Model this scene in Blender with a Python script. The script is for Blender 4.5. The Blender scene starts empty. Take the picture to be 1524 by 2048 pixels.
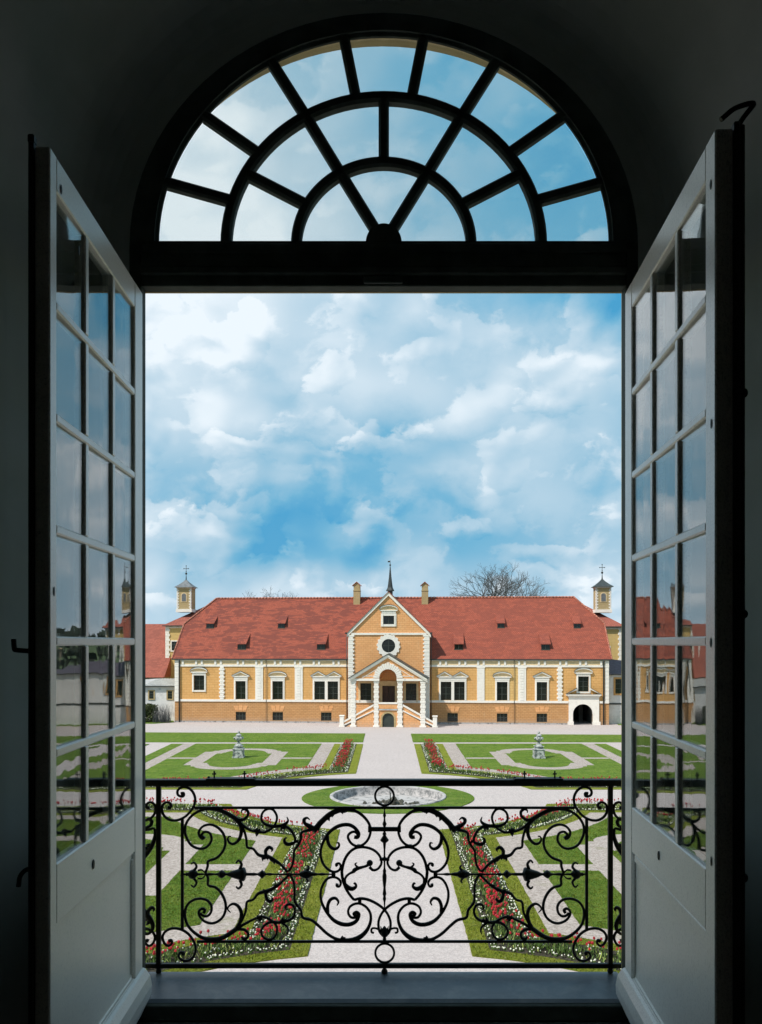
import bpy, math, random
from math import pi, sin, cos, sqrt, radians, atan2
from mathutils import Vector, Matrix, noise as mnoise
R = random.Random(7)
SC = bpy.context.scene
COL = SC.collection
# ------------------------------------------------------------------ camera
# the window wall is 3.5 m in front of the lens; the garden lies 8 m below it
EYE, F = 8.0, 1700.0
cam = bpy.data.cameras.new("camera"); co = bpy.data.objects.new("camera", cam); COL.objects.link(co)
co.location = (0, 0, EYE); co.rotation_euler = (pi/2, 0, 0)
cam.sensor_fit = 'HORIZONTAL'; cam.sensor_width = 36; cam.lens = 36*F/1524
cam.shift_x = -14/1524; cam.shift_y = 261/1524
cam.clip_start = .05; cam.clip_end = 4000
SC.camera = co
SC.render.resolution_x = 762; SC.render.resolution_y = 1024
# ------------------------------------------------------------------ light
SUN = Vector((1.55, 1.05, -2.35)).normalized()
sl = bpy.data.lights.new("sun", 'SUN'); so = bpy.data.objects.new("sun", sl); COL.objects.link(so)
sl.energy = 4.3; sl.angle = radians(.53); sl.color = (1, .95, .87)
so.rotation_euler = (-SUN).to_track_quat('Z', 'Y').to_euler(); so.location = (-20, -10, 40)
SC.view_settings.view_transform = 'Standard'; SC.view_settings.look = 'None'
SC.view_settings.exposure = .12; SC.view_settings.gamma = 1
SC.view_settings.use_curve_mapping = False
SC.cycles.max_bounces = 8; SC.cycles.diffuse_bounces = 4; SC.cycles.glossy_bounces = 4
SC.cycles.transparent_max_bounces = 16; SC.cycles.caustics_reflective = False; SC.cycles.caustics_refractive = False

W = bpy.data.worlds.new("World"); SC.world = W; W.use_nodes = True
NT = W.node_tree; NT.nodes.clear()
class G:
    """tiny node-graph helper"""
    def __init__(s, nt): s.nt = nt
    def n(s, t, **k):
        x = s.nt.nodes.new(t)
        ins = k.pop('i', {})
        for a, b in k.items(): setattr(x, a, b)
        for a, b in ins.items(): s.set(x.inputs[a], b)
        return x
    def set(s, sock, b):
        if isinstance(b, bpy.types.NodeSocket): s.nt.links.new(b, sock)
        elif isinstance(b, bpy.types.Node): s.nt.links.new(b.outputs[0], sock)
        else:
            if sock.type == 'RGBA' and len(b) == 3: b = (*b, 1)
            sock.default_value = b
    def m(s, op, a, b=0, c=0, clamp=False):
        x = s.nt.nodes.new('ShaderNodeMath'); x.operation = op; x.use_clamp = clamp
        s.set(x.inputs[0], a); s.set(x.inputs[1], b); s.set(x.inputs[2], c); return x.outputs[0]
    def v(s, op, a, b=(0, 0, 0), sc=None):
        x = s.nt.nodes.new('ShaderNodeVectorMath'); x.operation = op
        s.set(x.inputs[0], a); s.set(x.inputs[1], b)
        if sc is not None: s.set(x.inputs['Scale'], sc)
        return x.outputs['Value'] if op in ('DISTANCE', 'LENGTH', 'DOT_PRODUCT') else x.outputs[0]
    def mix(s, f, a, b, mode='MIX'):
        x = s.nt.nodes.new('ShaderNodeMix'); x.data_type = 'RGBA'; x.blend_type = mode
        s.set(x.inputs[0], f); s.set(x.inputs[6], a); s.set(x.inputs[7], b); return x.outputs[2]
    def ramp(s, f, *st, interp='LINEAR'):
        x = s.nt.nodes.new('ShaderNodeValToRGB'); s.set(x.inputs[0], f); e = x.color_ramp.elements
        x.color_ramp.interpolation = interp
        while len(e) < len(st): e.new(.5)
        for q, (p, c) in zip(e, st):
            q.position = p
            q.color = (*c, 1) if isinstance(c, tuple) else (c, c, c, 1)
        return x.outputs[0]
    def rng(s, f, a, b, c=0., d=1., smooth=True):
        x = s.nt.nodes.new('ShaderNodeMapRange'); x.interpolation_type = 'SMOOTHSTEP' if smooth else 'LINEAR'
        for k, q in zip(range(5), (f, a, b, c, d)): s.set(x.inputs[k], q)
        return x.outputs[0]
    def noise(s, vec, scale, det=4, rough=.5, dist=0, w=None):
        x = s.nt.nodes.new('ShaderNodeTexNoise'); s.set(x.inputs['Vector'], vec)
        x.inputs['Scale'].default_value = scale; x.inputs['Detail'].default_value = det
        x.inputs['Roughness'].default_value = rough; x.inputs['Distortion'].default_value = dist
        return x.outputs[0]
g = G(NT)
tc = g.n('ShaderNodeTexCoord').outputs['Generated']
d = g.v('NORMALIZE', tc)
sep = g.n('ShaderNodeSeparateXYZ', i={0: d}).outputs
zc = g.m('MAXIMUM', sep[2], 0.0)
d2 = g.v('MULTIPLY', d, (1, 1, 1.45))
warp = g.noise(d2, 6, 8, .6)
wv = g.v('ADD', d2, g.n('ShaderNodeCombineXYZ', i={0: g.m('MULTIPLY', g.m('SUBTRACT', warp, .5), .05), 1: 0.0, 2: g.m('MULTIPLY', g.m('SUBTRACT', warp, .5), .09)}).outputs[0])
def layer(off, sc, th, wid, dz, gain, body):
    """one deck of cumulus: crisp edge, lit towards the upper left, grey below"""
    p = g.v('ADD', wv, off)
    n = g.noise(p, sc, 11, .56)
    lo = g.noise(p, sc, 2.5, .5); lo2 = g.noise(g.v('ADD', p, (-dz*.6, 0, dz)), sc, 2.5, .5)
    e = g.rng(n, th, th+wid)
    return g.m('MULTIPLY', e, g.m('ADD', g.m('MULTIPLY', g.m('SUBTRACT', lo, lo2), gain), body)), n
LA, nA = layer((0, 0, 0), 3.4, .44, .09, .05, 1.9, .20)
LB, nB = layer((4.1, 1.3, .6), 6.8, .49, .045, .028, 1.6, .09)
LC, nC = layer((1.7, 2.9, 3.4), 13, .50, .05, .016, 1.3, .06)
t = g.m('MULTIPLY', g.m('ADD', g.m('ADD', LA, LB), LC), g.rng(zc, .36, .46, 1, .6))
t = g.m('ADD', t, g.rng(zc, .36, .46, .05, .17))
t = g.m('ADD', t, g.m('MULTIPLY', g.m('SUBTRACT', warp, .5), .30))
t = g.m('SUBTRACT', t, .20)
def blob(az, el, rad, amp, sq=1.0):
    """a bank of cloud (amp > 0) or a gap (amp < 0) in that direction"""
    global t
    amp *= .85; c = Vector((az, 1, el)).normalized()
    dist = g.v('LENGTH', g.v('MULTIPLY', g.v('SUBTRACT', d, tuple(c)), (1/sq, 1, 1)))
    t = g.m('ADD', t, g.rng(dist, rad, 0, 0, amp))
blob(-.24, .40, .30, .46); blob(-.22, .54, .26, .22); blob(-.27, .29, .10, .16)
blob(-.17, .235, .09, .20, 1.6); blob(-.24, .19, .07, -.14, 1.6); blob(-.09, .22, .14, -.20, 1.4)
blob(.08, .325, .11, .24, 1.5); blob(.03, .375, .07, -.34, 1.7); blob(.24, .33, .09, .34, .8)
blob(.26, .41, .07, -.42); blob(.16, .24, .16, .14, 1.4); blob(.26, .20, .05, -.14); blob(.25, .245, .05, .2)
blob(-.14, .125, .075, -.50, 3.0); blob(.06, .14, .06, -.26, 2.6); blob(-.26, .12, .06, -.2)
blob(.25, .56, .24, -.30); blob(0, .66, .20, -.14, 2)
t = g.m('ADD', t, g.rng(zc, .11, .06, 0, .16))
t = g.m('ADD', g.m('MULTIPLY', t, .95), .46)
cl = g.ramp(t, (.0, (.055, .34, .60)), (.22, (.16, .43, .63)), (.45, (.32, .53, .68)), (.72, (.51, .66, .77)), (1, (.79, .87, .93)))
SKYS = .1
cl = g.v('SCALE', cl, sc=1/SKYS)
nish = g.n('ShaderNodeTexSky', sky_type='NISHITA', sun_disc=False, sun_elevation=radians(51.5), sun_rotation=radians(235.9), air_density=1.0, dust_density=.6)
mask = g.rng(t, -.1, .3, .88, 1)
skyc = g.mix(mask, nish.outputs[0], cl)
bg = g.n('ShaderNodeBackground', i={0: skyc, 1: SKYS})
wo = g.n('ShaderNodeOutputWorld', i={0: bg})

# ------------------------------------------------------------------ materials
def mat(name, col=(.5, .5, .5), rough=.8, spec=.5, metal=0, build=None, bump=None):
    m = bpy.data.materials.new(name); m.use_nodes = True
    nt = m.node_tree; g = G(nt); b = nt.nodes['Principled BSDF']
    b.inputs['Base Color'].default_value = (*col, 1); b.inputs['Roughness'].default_value = rough
    b.inputs['Metallic'].default_value = metal; b.inputs['Specular IOR Level'].default_value = spec
    tcn = nt.nodes.new('ShaderNodeTexCoord'); P = tcn.outputs['Object']
    h = None
    if build:
        r = build(g, P)
        c, h = r if isinstance(r, tuple) else (r, None)
        g.set(b.inputs['Base Color'], c)
    if h is not None:
        bp = g.n('ShaderNodeBump', i={'Height': h, 'Strength': bump[0], 'Distance': bump[1]})
        g.set(b.inputs['Normal'], bp.outputs[0])
    return m
def gv(g, P, col, s, amt, det=6, col2=None):
    """col varied by noise"""
    n = g.noise(P, s, det, .6)
    c2 = col2 or tuple(x*(1-amt) for x in col)
    return g.mix(g.rng(n, .35, .65), col, c2)

def b_wall(col, col2, bw, bh, mort):
    def f(g, P):
        s = g.n('ShaderNodeSeparateXYZ', i={0: P}).outputs
        q = g.n('ShaderNodeCombineXYZ', i={0: g.m('ADD', s[0], s[1]), 1: s[2], 2: 0.0}).outputs[0]
        br = g.n('ShaderNodeTexBrick', i={'Vector': q, 'Color1': col, 'Color2': col2, 'Mortar': mort, 'Scale': 1.0, 'Mortar Size': .016, 'Mortar Smooth': .3, 'Bias': 0.0, 'Brick Width': bw, 'Row Height': bh})
        n = g.noise(P, .9, 8, .65); n2 = g.noise(g.v('MULTIPLY', P, (3, 3, .5)), 1.6, 5, .6)
        c = g.mix(g.rng(n, .42, .75, 0, .45), br.outputs[0], tuple(x*.72 for x in col))
        c = g.mix(g.rng(n2, .55, .8, 0, .3), c, (.62, .5, .33))
        n3 = g.noise(P, 9, 4, .7)
        c = g.mix(g.rng(n3, .4, .75, 0, .22), c, tuple(x*.6 for x in col))
        low = g.rng(s[2], .7, .05, 0, .6); 
        c = g.mix(g.m('MULTIPLY', low, g.rng(n3, .35, .6)), c, (.42, .36, .3))
        return c, g.m('SUBTRACT', 1, br.outputs['Fac'])
    return f
M = {}
M['yellow'] = mat('yellow_plaster', rough=.9, spec=.2, build=b_wall((.69, .375, .135), (.73, .415, .16), .52, .25, (.55, .285, .095)), bump=(.5, .012))
M['yellow_pale'] = mat('pale_yellow_plaster', rough=.9, spec=.2, build=b_wall((.72, .46, .18), (.74, .49, .20), .52, .25, (.58, .34, .12)), bump=(.5, .012))
M['orange'] = mat('orange_plaster', rough=.9, spec=.2, build=b_wall((.77, .385, .165), (.81, .43, .195), .45, .21, (.60, .27, .11)), bump=(.5, .012))
M['brown'] = mat('brown_plaster', rough=.95, spec=.2, build=b_wall((.56, .295, .125), (.62, .34, .15), .40, .165, (.40, .20, .085)), bump=(.8, .02))
M['ochre'] = mat('ochre_plaster', rough=.95, spec=.2, build=b_wall((.62, .43, .17), (.64, .45, .19), .8, .4, (.56, .38, .15)), bump=(.2, .008))
M['tower'] = mat('buff_tower_plaster', rough=.95, spec=.2, build=b_wall((.44, .33, .17), (.46, .35, .19), .5, .3, (.4, .29, .14)), bump=(.2, .008))
M['stucco'] = mat('white_stucco', rough=.85, spec=.25, build=lambda g, P: (g.mix(g.rng(g.noise(P, 3, 8, .7), .45, .75, 0, .5), (.84, .79, .72), (.60, .55, .49)), g.noise(P, 14, 5, .6)), bump=(.25, .01))
M['frieze'] = mat('cream_frieze', rough=.9, spec=.2, build=lambda g, P: gv(g, P, (.74, .56, .33), 4, .15))
M['annex'] = mat('whitewashed_wall', rough=.9, spec=.2, build=lambda g, P: (g.mix(g.rng(g.noise(P, 1.2, 8, .7), .4, .7, 0, .8), (.74, .72, .70), (.52, .50, .49)), g.noise(P, 8, 5, .6)), bump=(.3, .02))
M['stone'] = mat('rubble_stone', rough=.95, spec=.2, build=lambda g, P: (g.mix(g.rng(g.noise(P, 2.2, 8, .75), .4, .65), (.34, .28, .2), (.16, .13, .09)), g.noise(P, 6, 6, .6)), bump=(.8, .05))
def b_roof(red, dark, patch, amt):
    def f(g, P):
        s = g.n('ShaderNodeSeparateXYZ', i={0: P}).outputs
        q = g.n('ShaderNodeCombineXYZ', i={0: g.m('ADD', s[0], g.m('MULTIPLY', s[1], .001)), 1: g.m('MULTIPLY', s[2], 1.35), 2: 0.0}).outputs[0]
        br = g.n('ShaderNodeTexBrick', i={'Vector': q, 'Color1': red, 'Color2': tuple(x*.66 for x in red), 'Mortar': dark, 'Scale': 1.0, 'Mortar Size': .022, 'Mortar Smooth': .6, 'Bias': -.35, 'Brick Width': .19, 'Row Height': .17})
        n = g.noise(g.v('MULTIPLY', P, (.6, .6, 2.1)), 1.3, 4, .6, .6)
        rag = g.noise(g.v('MULTIPLY', P, (1, 1, 4.5)), 1.5, 3, .6)
        nn = g.m('ADD', n, g.m('MULTIPLY', g.m('SUBTRACT', rag, .5), .5))
        side = g.rng(s[0], 8, -4, .5, 1)
        c = br.outputs[0]
        w = g.noise(g.v('MULTIPLY', P, (.5, .1, .1)), 1.4, 2, .5)
        c = g.mix(g.rng(w, .35, .65, 0, .3), c, tuple(x*.72 for x in red))
        f2 = g.noise(P, 12, 4, .7)
        c = g.mix(g.rng(f2, .5, .8, 0, .35), c, (.42, .15, .09))
        h2 = g.noise(g.v('MULTIPLY', P, (1.3, 1, 9)), 2.2, 5, .75)
        c = g.mix(g.rng(h2, .45, .68, 0, .6), c, tuple(x*.5 for x in red))
        c = g.mix(g.rng(h2, .44, .30, 0, .3), c, (.44, .16, .11))
        reg = g.rng(g.noise(g.v('MULTIPLY', P, (1, .3, .35)), .33, 2, .5), .38, .6)
        c = g.mix(g.m('MULTIPLY', g.m('MULTIPLY', g.rng(g.m('ADD', nn, g.m('MULTIPLY', reg, .07)), .535, .55), side), amt), c, patch)
        rows = g.m('FRACT', g.m('MULTIPLY', s[2], 1.35/.17))
        return c, g.m('ADD', g.m('MULTIPLY', rows, -1), g.m('SUBTRACT', 1, br.outputs['Fac']))
    return f
M['roof'] = mat('red_tiles', rough=.85, spec=.25, build=b_roof((.40, .10, .060), (.14, .035, .025), (.18, .05, .036), .9), bump=(.5, .04))
M['roof_old'] = mat('faded_red_tiles', rough=.9, spec=.2, build=b_roof((.44, .14, .10), (.16, .05, .04), (.24, .08, .06), .7), bump=(.5, .04))
M['ridge'] = mat('ridge_tiles', rough=.85, spec=.2, build=lambda g, P: gv(g, P, (.50, .19, .13), 6, .5))
M['slate'] = mat('grey_slate', rough=.6, build=lambda g, P: gv(g, P, (.17, .18, .19), 3, .4))
M['slate_dk'] = mat('dark_slate', rough=.5, build=lambda g, P: gv(g, P, (.045, .055, .055), 3, .4))
M['purple'] = mat('purple_slate', rough=.7, build=lambda g, P: gv(g, P, (.10, .08, .105), 4, .3))
M['zinc'] = mat('pale_sheet_metal', rough=.45, build=lambda g, P: gv(g, P, (.52, .54, .54), 2, .3))
M['dark_timber'] = mat('dark_weathered_timber', rough=.9, build=lambda g, P: gv(g, P, (.045, .04, .035), 1.5, .6))
M['iron'] = mat('black_wrought_iron', rough=.5, spec=.35, build=lambda g, P: (gv(g, P, (.010, .013, .012), 40, .4), g.noise(P, 90, 3, .6)), bump=(.3, .001))
M['pipe'] = mat('dark_metal', (.03, .035, .033), .5)
M['glass_dark'] = mat('dark_window_glass', (.010, .013, .012), .12, .5)
M['sash'] = mat('dark_green_sash', (.045, .055, .045), .5)
M['door'] = mat('brown_door', rough=.6, build=lambda g, P: gv(g, g.v('MULTIPLY', P, (6, 1, 1)), (.075, .04, .03), 3, .4))
M['door_green'] = mat('dark_green_door', rough=.55, build=lambda g, P: gv(g, P, (.035, .045, .037), 3, .3))
M['tan'] = mat('tan_trim', rough=.85, build=lambda g, P: gv(g, P, (.48, .36, .18), 5, .2))
M['orange_trim'] = mat('orange_trim', rough=.85, build=lambda g, P: gv(g, P, (.60, .33, .12), 5, .2))
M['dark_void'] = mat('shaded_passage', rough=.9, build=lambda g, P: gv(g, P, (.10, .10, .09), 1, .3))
# ground
def b_gravel(g, P):
    n = g.noise(P, .35, 5, .6, .4); f = g.noise(P, 14, 5, .75); ff = g.noise(P, 55, 3, .7)
    c = g.mix(g.rng(n, .35, .65, 0, .5), (.52, .45, .43), (.46, .39, .375))
    c = g.mix(g.rng(f, .42, .62, 0, .8), c, (.27, .235, .225))
    c = g.mix(g.rng(ff, .45, .6, 0, .6), c, (.62, .57, .55))
    m3 = g.noise(P, 4.5, 7, .85)
    c = g.mix(g.rng(m3, .46, .62, 0, .6), c, (.34, .295, .285))
    s = g.v('SUBTRACT', P, (0, 44, 0)); r = g.v('LENGTH', s)
    wr = g.m('ADD', r, g.m('MULTIPLY', n, 3.6))
    tr = g.m('MULTIPLY', g.m('SINE', g.m('MULTIPLY', wr, 17)), g.rng(g.noise(P, .5, 2, .5), .4, .6))
    band = g.m('MULTIPLY', g.rng(r, 4.2, 5.2), g.rng(r, 9, 7))
    c = g.mix(g.m('MULTIPLY', g.m('MULTIPLY', g.rng(tr, .55, .95), band), .4), c, (.33, .30, .29))
    return c, g.m('ADD', f, ff)
M['gravel'] = mat('pale_pink_gravel', rough=.95, spec=.15, build=b_gravel, bump=(.5, .02))
def b_gravel2(g, P):
    f = g.noise(P, 12, 5, .75); ff = g.noise(P, 40, 3, .7); n = g.noise(P, .8, 6, .6)
    c = g.mix(g.rng(f, .4, .62), (.45, .385, .35), (.24, .20, .175))
    c = g.mix(g.rng(ff, .5, .62, 0, .5), c, (.58, .52, .49))
    m3 = g.noise(P, 5, 6, .85)
    c = g.mix(g.rng(m3, .48, .64, 0, .55), c, (.22, .185, .16))
    c = g.mix(g.rng(n, .58, .72, 0, .5), c, (.2, .2, .1))
    return c, g.m('ADD', f, ff)
M['gravel2'] = mat('coarse_gravel', rough=.95, spec=.15, build=b_gravel2, bump=(.6, .025))
def b_lawn(a, b2, tint):
    def f(g, P):
        n = g.noise(P, .5, 6, .6, .3); f_ = g.noise(P, 9, 6, .8); ff = g.noise(g.v('MULTIPLY', P, (1, .45, 1)), 38, 4, .8)
        c = g.mix(g.rng(n, .35, .65), a, b2)
        c = g.mix(g.rng(f_, .42, .68, 0, .55), c, tint)
        c = g.mix(g.rng(ff, .42, .62, 0, .6), c, tuple(x*.45 for x in a))
        m4 = g.noise(g.v('MULTIPLY', P, (.6, 1.6, 1)), .9, 8, .8, .3)
        c = g.mix(g.rng(m4, .46, .60, 0, .5), c, tint)
        m3 = g.noise(g.v('MULTIPLY', P, (1, .5, 1)), 3.2, 7, .85, .2)
        c = g.mix(g.rng(m3, .50, .66, 0, .75), c, tuple(x*.42 for x in a))
        c = g.mix(g.rng(m3, .48, .34, 0, .5), c, tint)
        c = g.mix(g.rng(g.noise(P, 16, 2, .5), .70, .74, 0, .8), c, (.6, .6, .42))
        return c, g.m('ADD', f_, g.m('MULTIPLY', ff, 1.5))
    return f
M['lawn'] = mat('lawn_grass', rough=.9, spec=.15, build=b_lawn((.10, .20, .018), (.14, .24, .024), (.21, .26, .05)), bump=(1, .05))
M['lawn_edge'] = mat('border_grass', rough=.9, spec=.15, build=b_lawn((.20, .25, .018), (.25, .28, .024), (.28, .28, .05)), bump=(1, .05))
M['field'] = mat('distant_grass', rough=.95, build=b_lawn((.06, .11, .02), (.08, .12, .03), (.1, .12, .04)), bump=(.3, .05))
M['soil'] = mat('dark_soil', rough=1, spec=.1, build=lambda g, P: (g.mix(g.rng(g.noise(P, 16, 6, .7), .35, .65), (.030, .026, .020), (.085, .075, .055)), g.noise(P, 20, 5, .7)), bump=(1, .05))
M['red'] = mat('red_petals', rough=.55, spec=.3, build=lambda g, P: gv(g, P, (.56, .03, .04), 9, .55))
M['white_petal'] = mat('white_petals', (.80, .80, .66), .6, .3)
M['yellow_leaf'] = mat('yellow_green_leaves', (.34, .40, .10), .6, .3)
M['green_leaf'] = mat('green_leaves', (.075, .13, .025), .6, .3)
M['hedge'] = mat('hedge_leaves', rough=.7, spec=.2, build=lambda g, P: g.mix(g.rng(g.noise(P, 2.5, 4, .6), .35, .65), (.028, .045, .014), (.075, .085, .03)))
M['twig'] = mat('grey_brown_twigs', rough=.9, build=lambda g, P: gv(g, P, (.125, .13, .135), 2, .4))
M['far_tree'] = mat('distant_foliage', rough=.9, build=lambda g, P: gv(g, P, (.035, .05, .035), .3, .5))
M['urn'] = mat('weathered_urn_stone', rough=.8, spec=.3, build=lambda g, P: (g.mix(g.rng(g.noise(P, 5, 7, .7), .45, .6), (.50, .51, .49), (.11, .13, .125)), g.noise(P, 20, 5, .6)), bump=(.6, .02))
M['basin'] = mat('weathered_concrete', rough=.9, build=lambda g, P: (g.mix(g.rng(g.noise(P, 2.2, 8, .75, .5), .48, .62), (.42, .40, .39), (.15, .145, .14)), g.noise(P, 12, 6, .6)), bump=(.6, .03))
M['basin_wall'] = mat('mottled_basin_wall', rough=.9, build=lambda g, P: (g.mix(g.rng(g.noise(P, 3.5, 8, .8), .4, .6), (.45, .42, .41), (.15, .15, .15)), g.noise(P, 12, 6, .6)), bump=(.6, .03))
M['rock'] = mat('dark_wet_rock', rough=.7, build=lambda g, P: gv(g, P, (.10, .095, .07), 6, .6))
# window
def b_paint(g, P):
    n = g.noise(P, 2.2, 6, .6); sp = g.noise(P, 46, 5, .85); st = g.noise(g.v('MULTIPLY', P, (8, 8, 1)), 6, 5, .7)
    c = g.mix(g.rng(n, .35, .7, 0, .5), (.93, .89, .80), (.84, .80, .71))
    c = g.mix(g.rng(sp, .60, .70, 0, .75), c, (.30, .30, .28))
    c = g.mix(g.rng(st, .62, .8, 0, .35), c, (.40, .38, .34))
    c = g.mix(g.rng(g.noise(P, 150, 3, .8), .5, .66, 0, .4), c, (.40, .40, .38))
    return c, g.m('ADD', st, g.m('MULTIPLY', sp, .6))
M['paint'] = mat('old_white_paint', rough=.42, spec=.6, build=b_paint, bump=(.35, .002))
def b_paint2(g, P):
    n = g.noise(P, 2.2, 6, .6); sp = g.noise(P, 34, 5, .85); cr = g.noise(g.v('MULTIPLY', P, (14, 14, 2.5)), 9, 5, .8)
    c = g.mix(g.rng(n, .35, .7, 0, .5), (.97, .94, .87), (.91, .88, .81))
    c = g.mix(g.rng(cr, .56, .64, 0, .5), c, (.34, .34, .32))
    c = g.mix(g.rng(g.noise(P, 130, 3, .85), .5, .62, 0, .45), c, (.38, .38, .36))
    c = g.mix(g.rng(sp, .66, .74, 0, .75), c, (.22, .22, .2))
    return c, g.m('ADD', cr, g.m('MULTIPLY', sp, .6))
M['paint_cracked'] = mat('cracked_white_paint', rough=.42, spec=.6, build=b_paint2, bump=(.5, .002))
for q in ('paint', 'paint_cracked'):
    b_ = M[q].node_tree.nodes['Principled BSDF']; b_.inputs['Coat Weight'].default_value = 1; b_.inputs['Coat Roughness'].default_value = .34; b_.inputs['Coat IOR'].default_value = 1.9; b_.inputs['Sheen Weight'].default_value = .8; b_.inputs['Sheen Roughness'].default_value = .45
M['putty'] = mat('grey_side_paint', rough=.6, build=lambda g, P: gv(g, P, (.16, .145, .125), 12, .4))
M['frame'] = mat('dark_grey_green_frame', rough=.7, spec=.2, build=lambda g, P: gv(g, P, (.075, .09, .08), 8, .4))  # dark grey-green tone, varied by noise
M['reveal'] = mat('grey_plaster', rough=.95, spec=.1, build=lambda g, P: (g.mix(g.rng(g.noise(P, 1.3, 6, .6), .35, .7), (.47, .49, .47), (.38, .40, .38)), g.noise(P, 30, 5, .6)), bump=(.2, .003))
M['room'] = mat('dim_room_plaster', (.36, .37, .35), .95, .1)
M['floorwood'] = mat('dark_floorboards', (.16, .12, .09), .7)
M['outer'] = mat('outer_ochre_plaster', rough=.9, build=lambda g, P: gv(g, P, (.60, .47, .24), 5, .25))
M['sill'] = mat('blue_grey_sheet_sill', rough=.42, spec=.5, build=lambda g, P: (g.mix(g.rng(g.noise(P, 9, 7, .7, .4), .4, .7), (.12, .15, .185), (.20, .225, .25)), g.noise(P, 12, 5, .6)), bump=(.15, .004))
def glass():
    m = bpy.data.materials.new('window_glass'); m.use_nodes = True; nt = m.node_tree; nt.nodes.clear(); g = G(nt)
    P = g.n('ShaderNodeTexCoord').outputs['Object']
    wob = g.noise(g.v('MULTIPLY', P, (2.2, 1, 1)), 2.4, 2, .4)
    bp = g.n('ShaderNodeBump', i={'Height': wob, 'Strength': .12, 'Distance': .01})
    bf = g.n('ShaderNodeNewGeometry').outputs['Backfacing']
    fr = g.n('ShaderNodeFresnel', i={'IOR': g.m('ADD', g.m('MULTIPLY', bf, 1/1.60-1.60), 1.60)})
    tr = g.n('ShaderNodeBsdfTransparent', i={'Color': (.95, .97, .96)})
    gl = g.n('ShaderNodeBsdfGlossy', i={'Color': (1, 1, 1), 'Roughness': 0.0, 'Normal': bp.outputs[0]})
    mx = g.n('ShaderNodeMixShader', i={0: fr.outputs[0], 1: tr, 2: gl})
    g.n('ShaderNodeOutputMaterial', i={0: mx}); return m
M['glass'] = glass()

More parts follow.
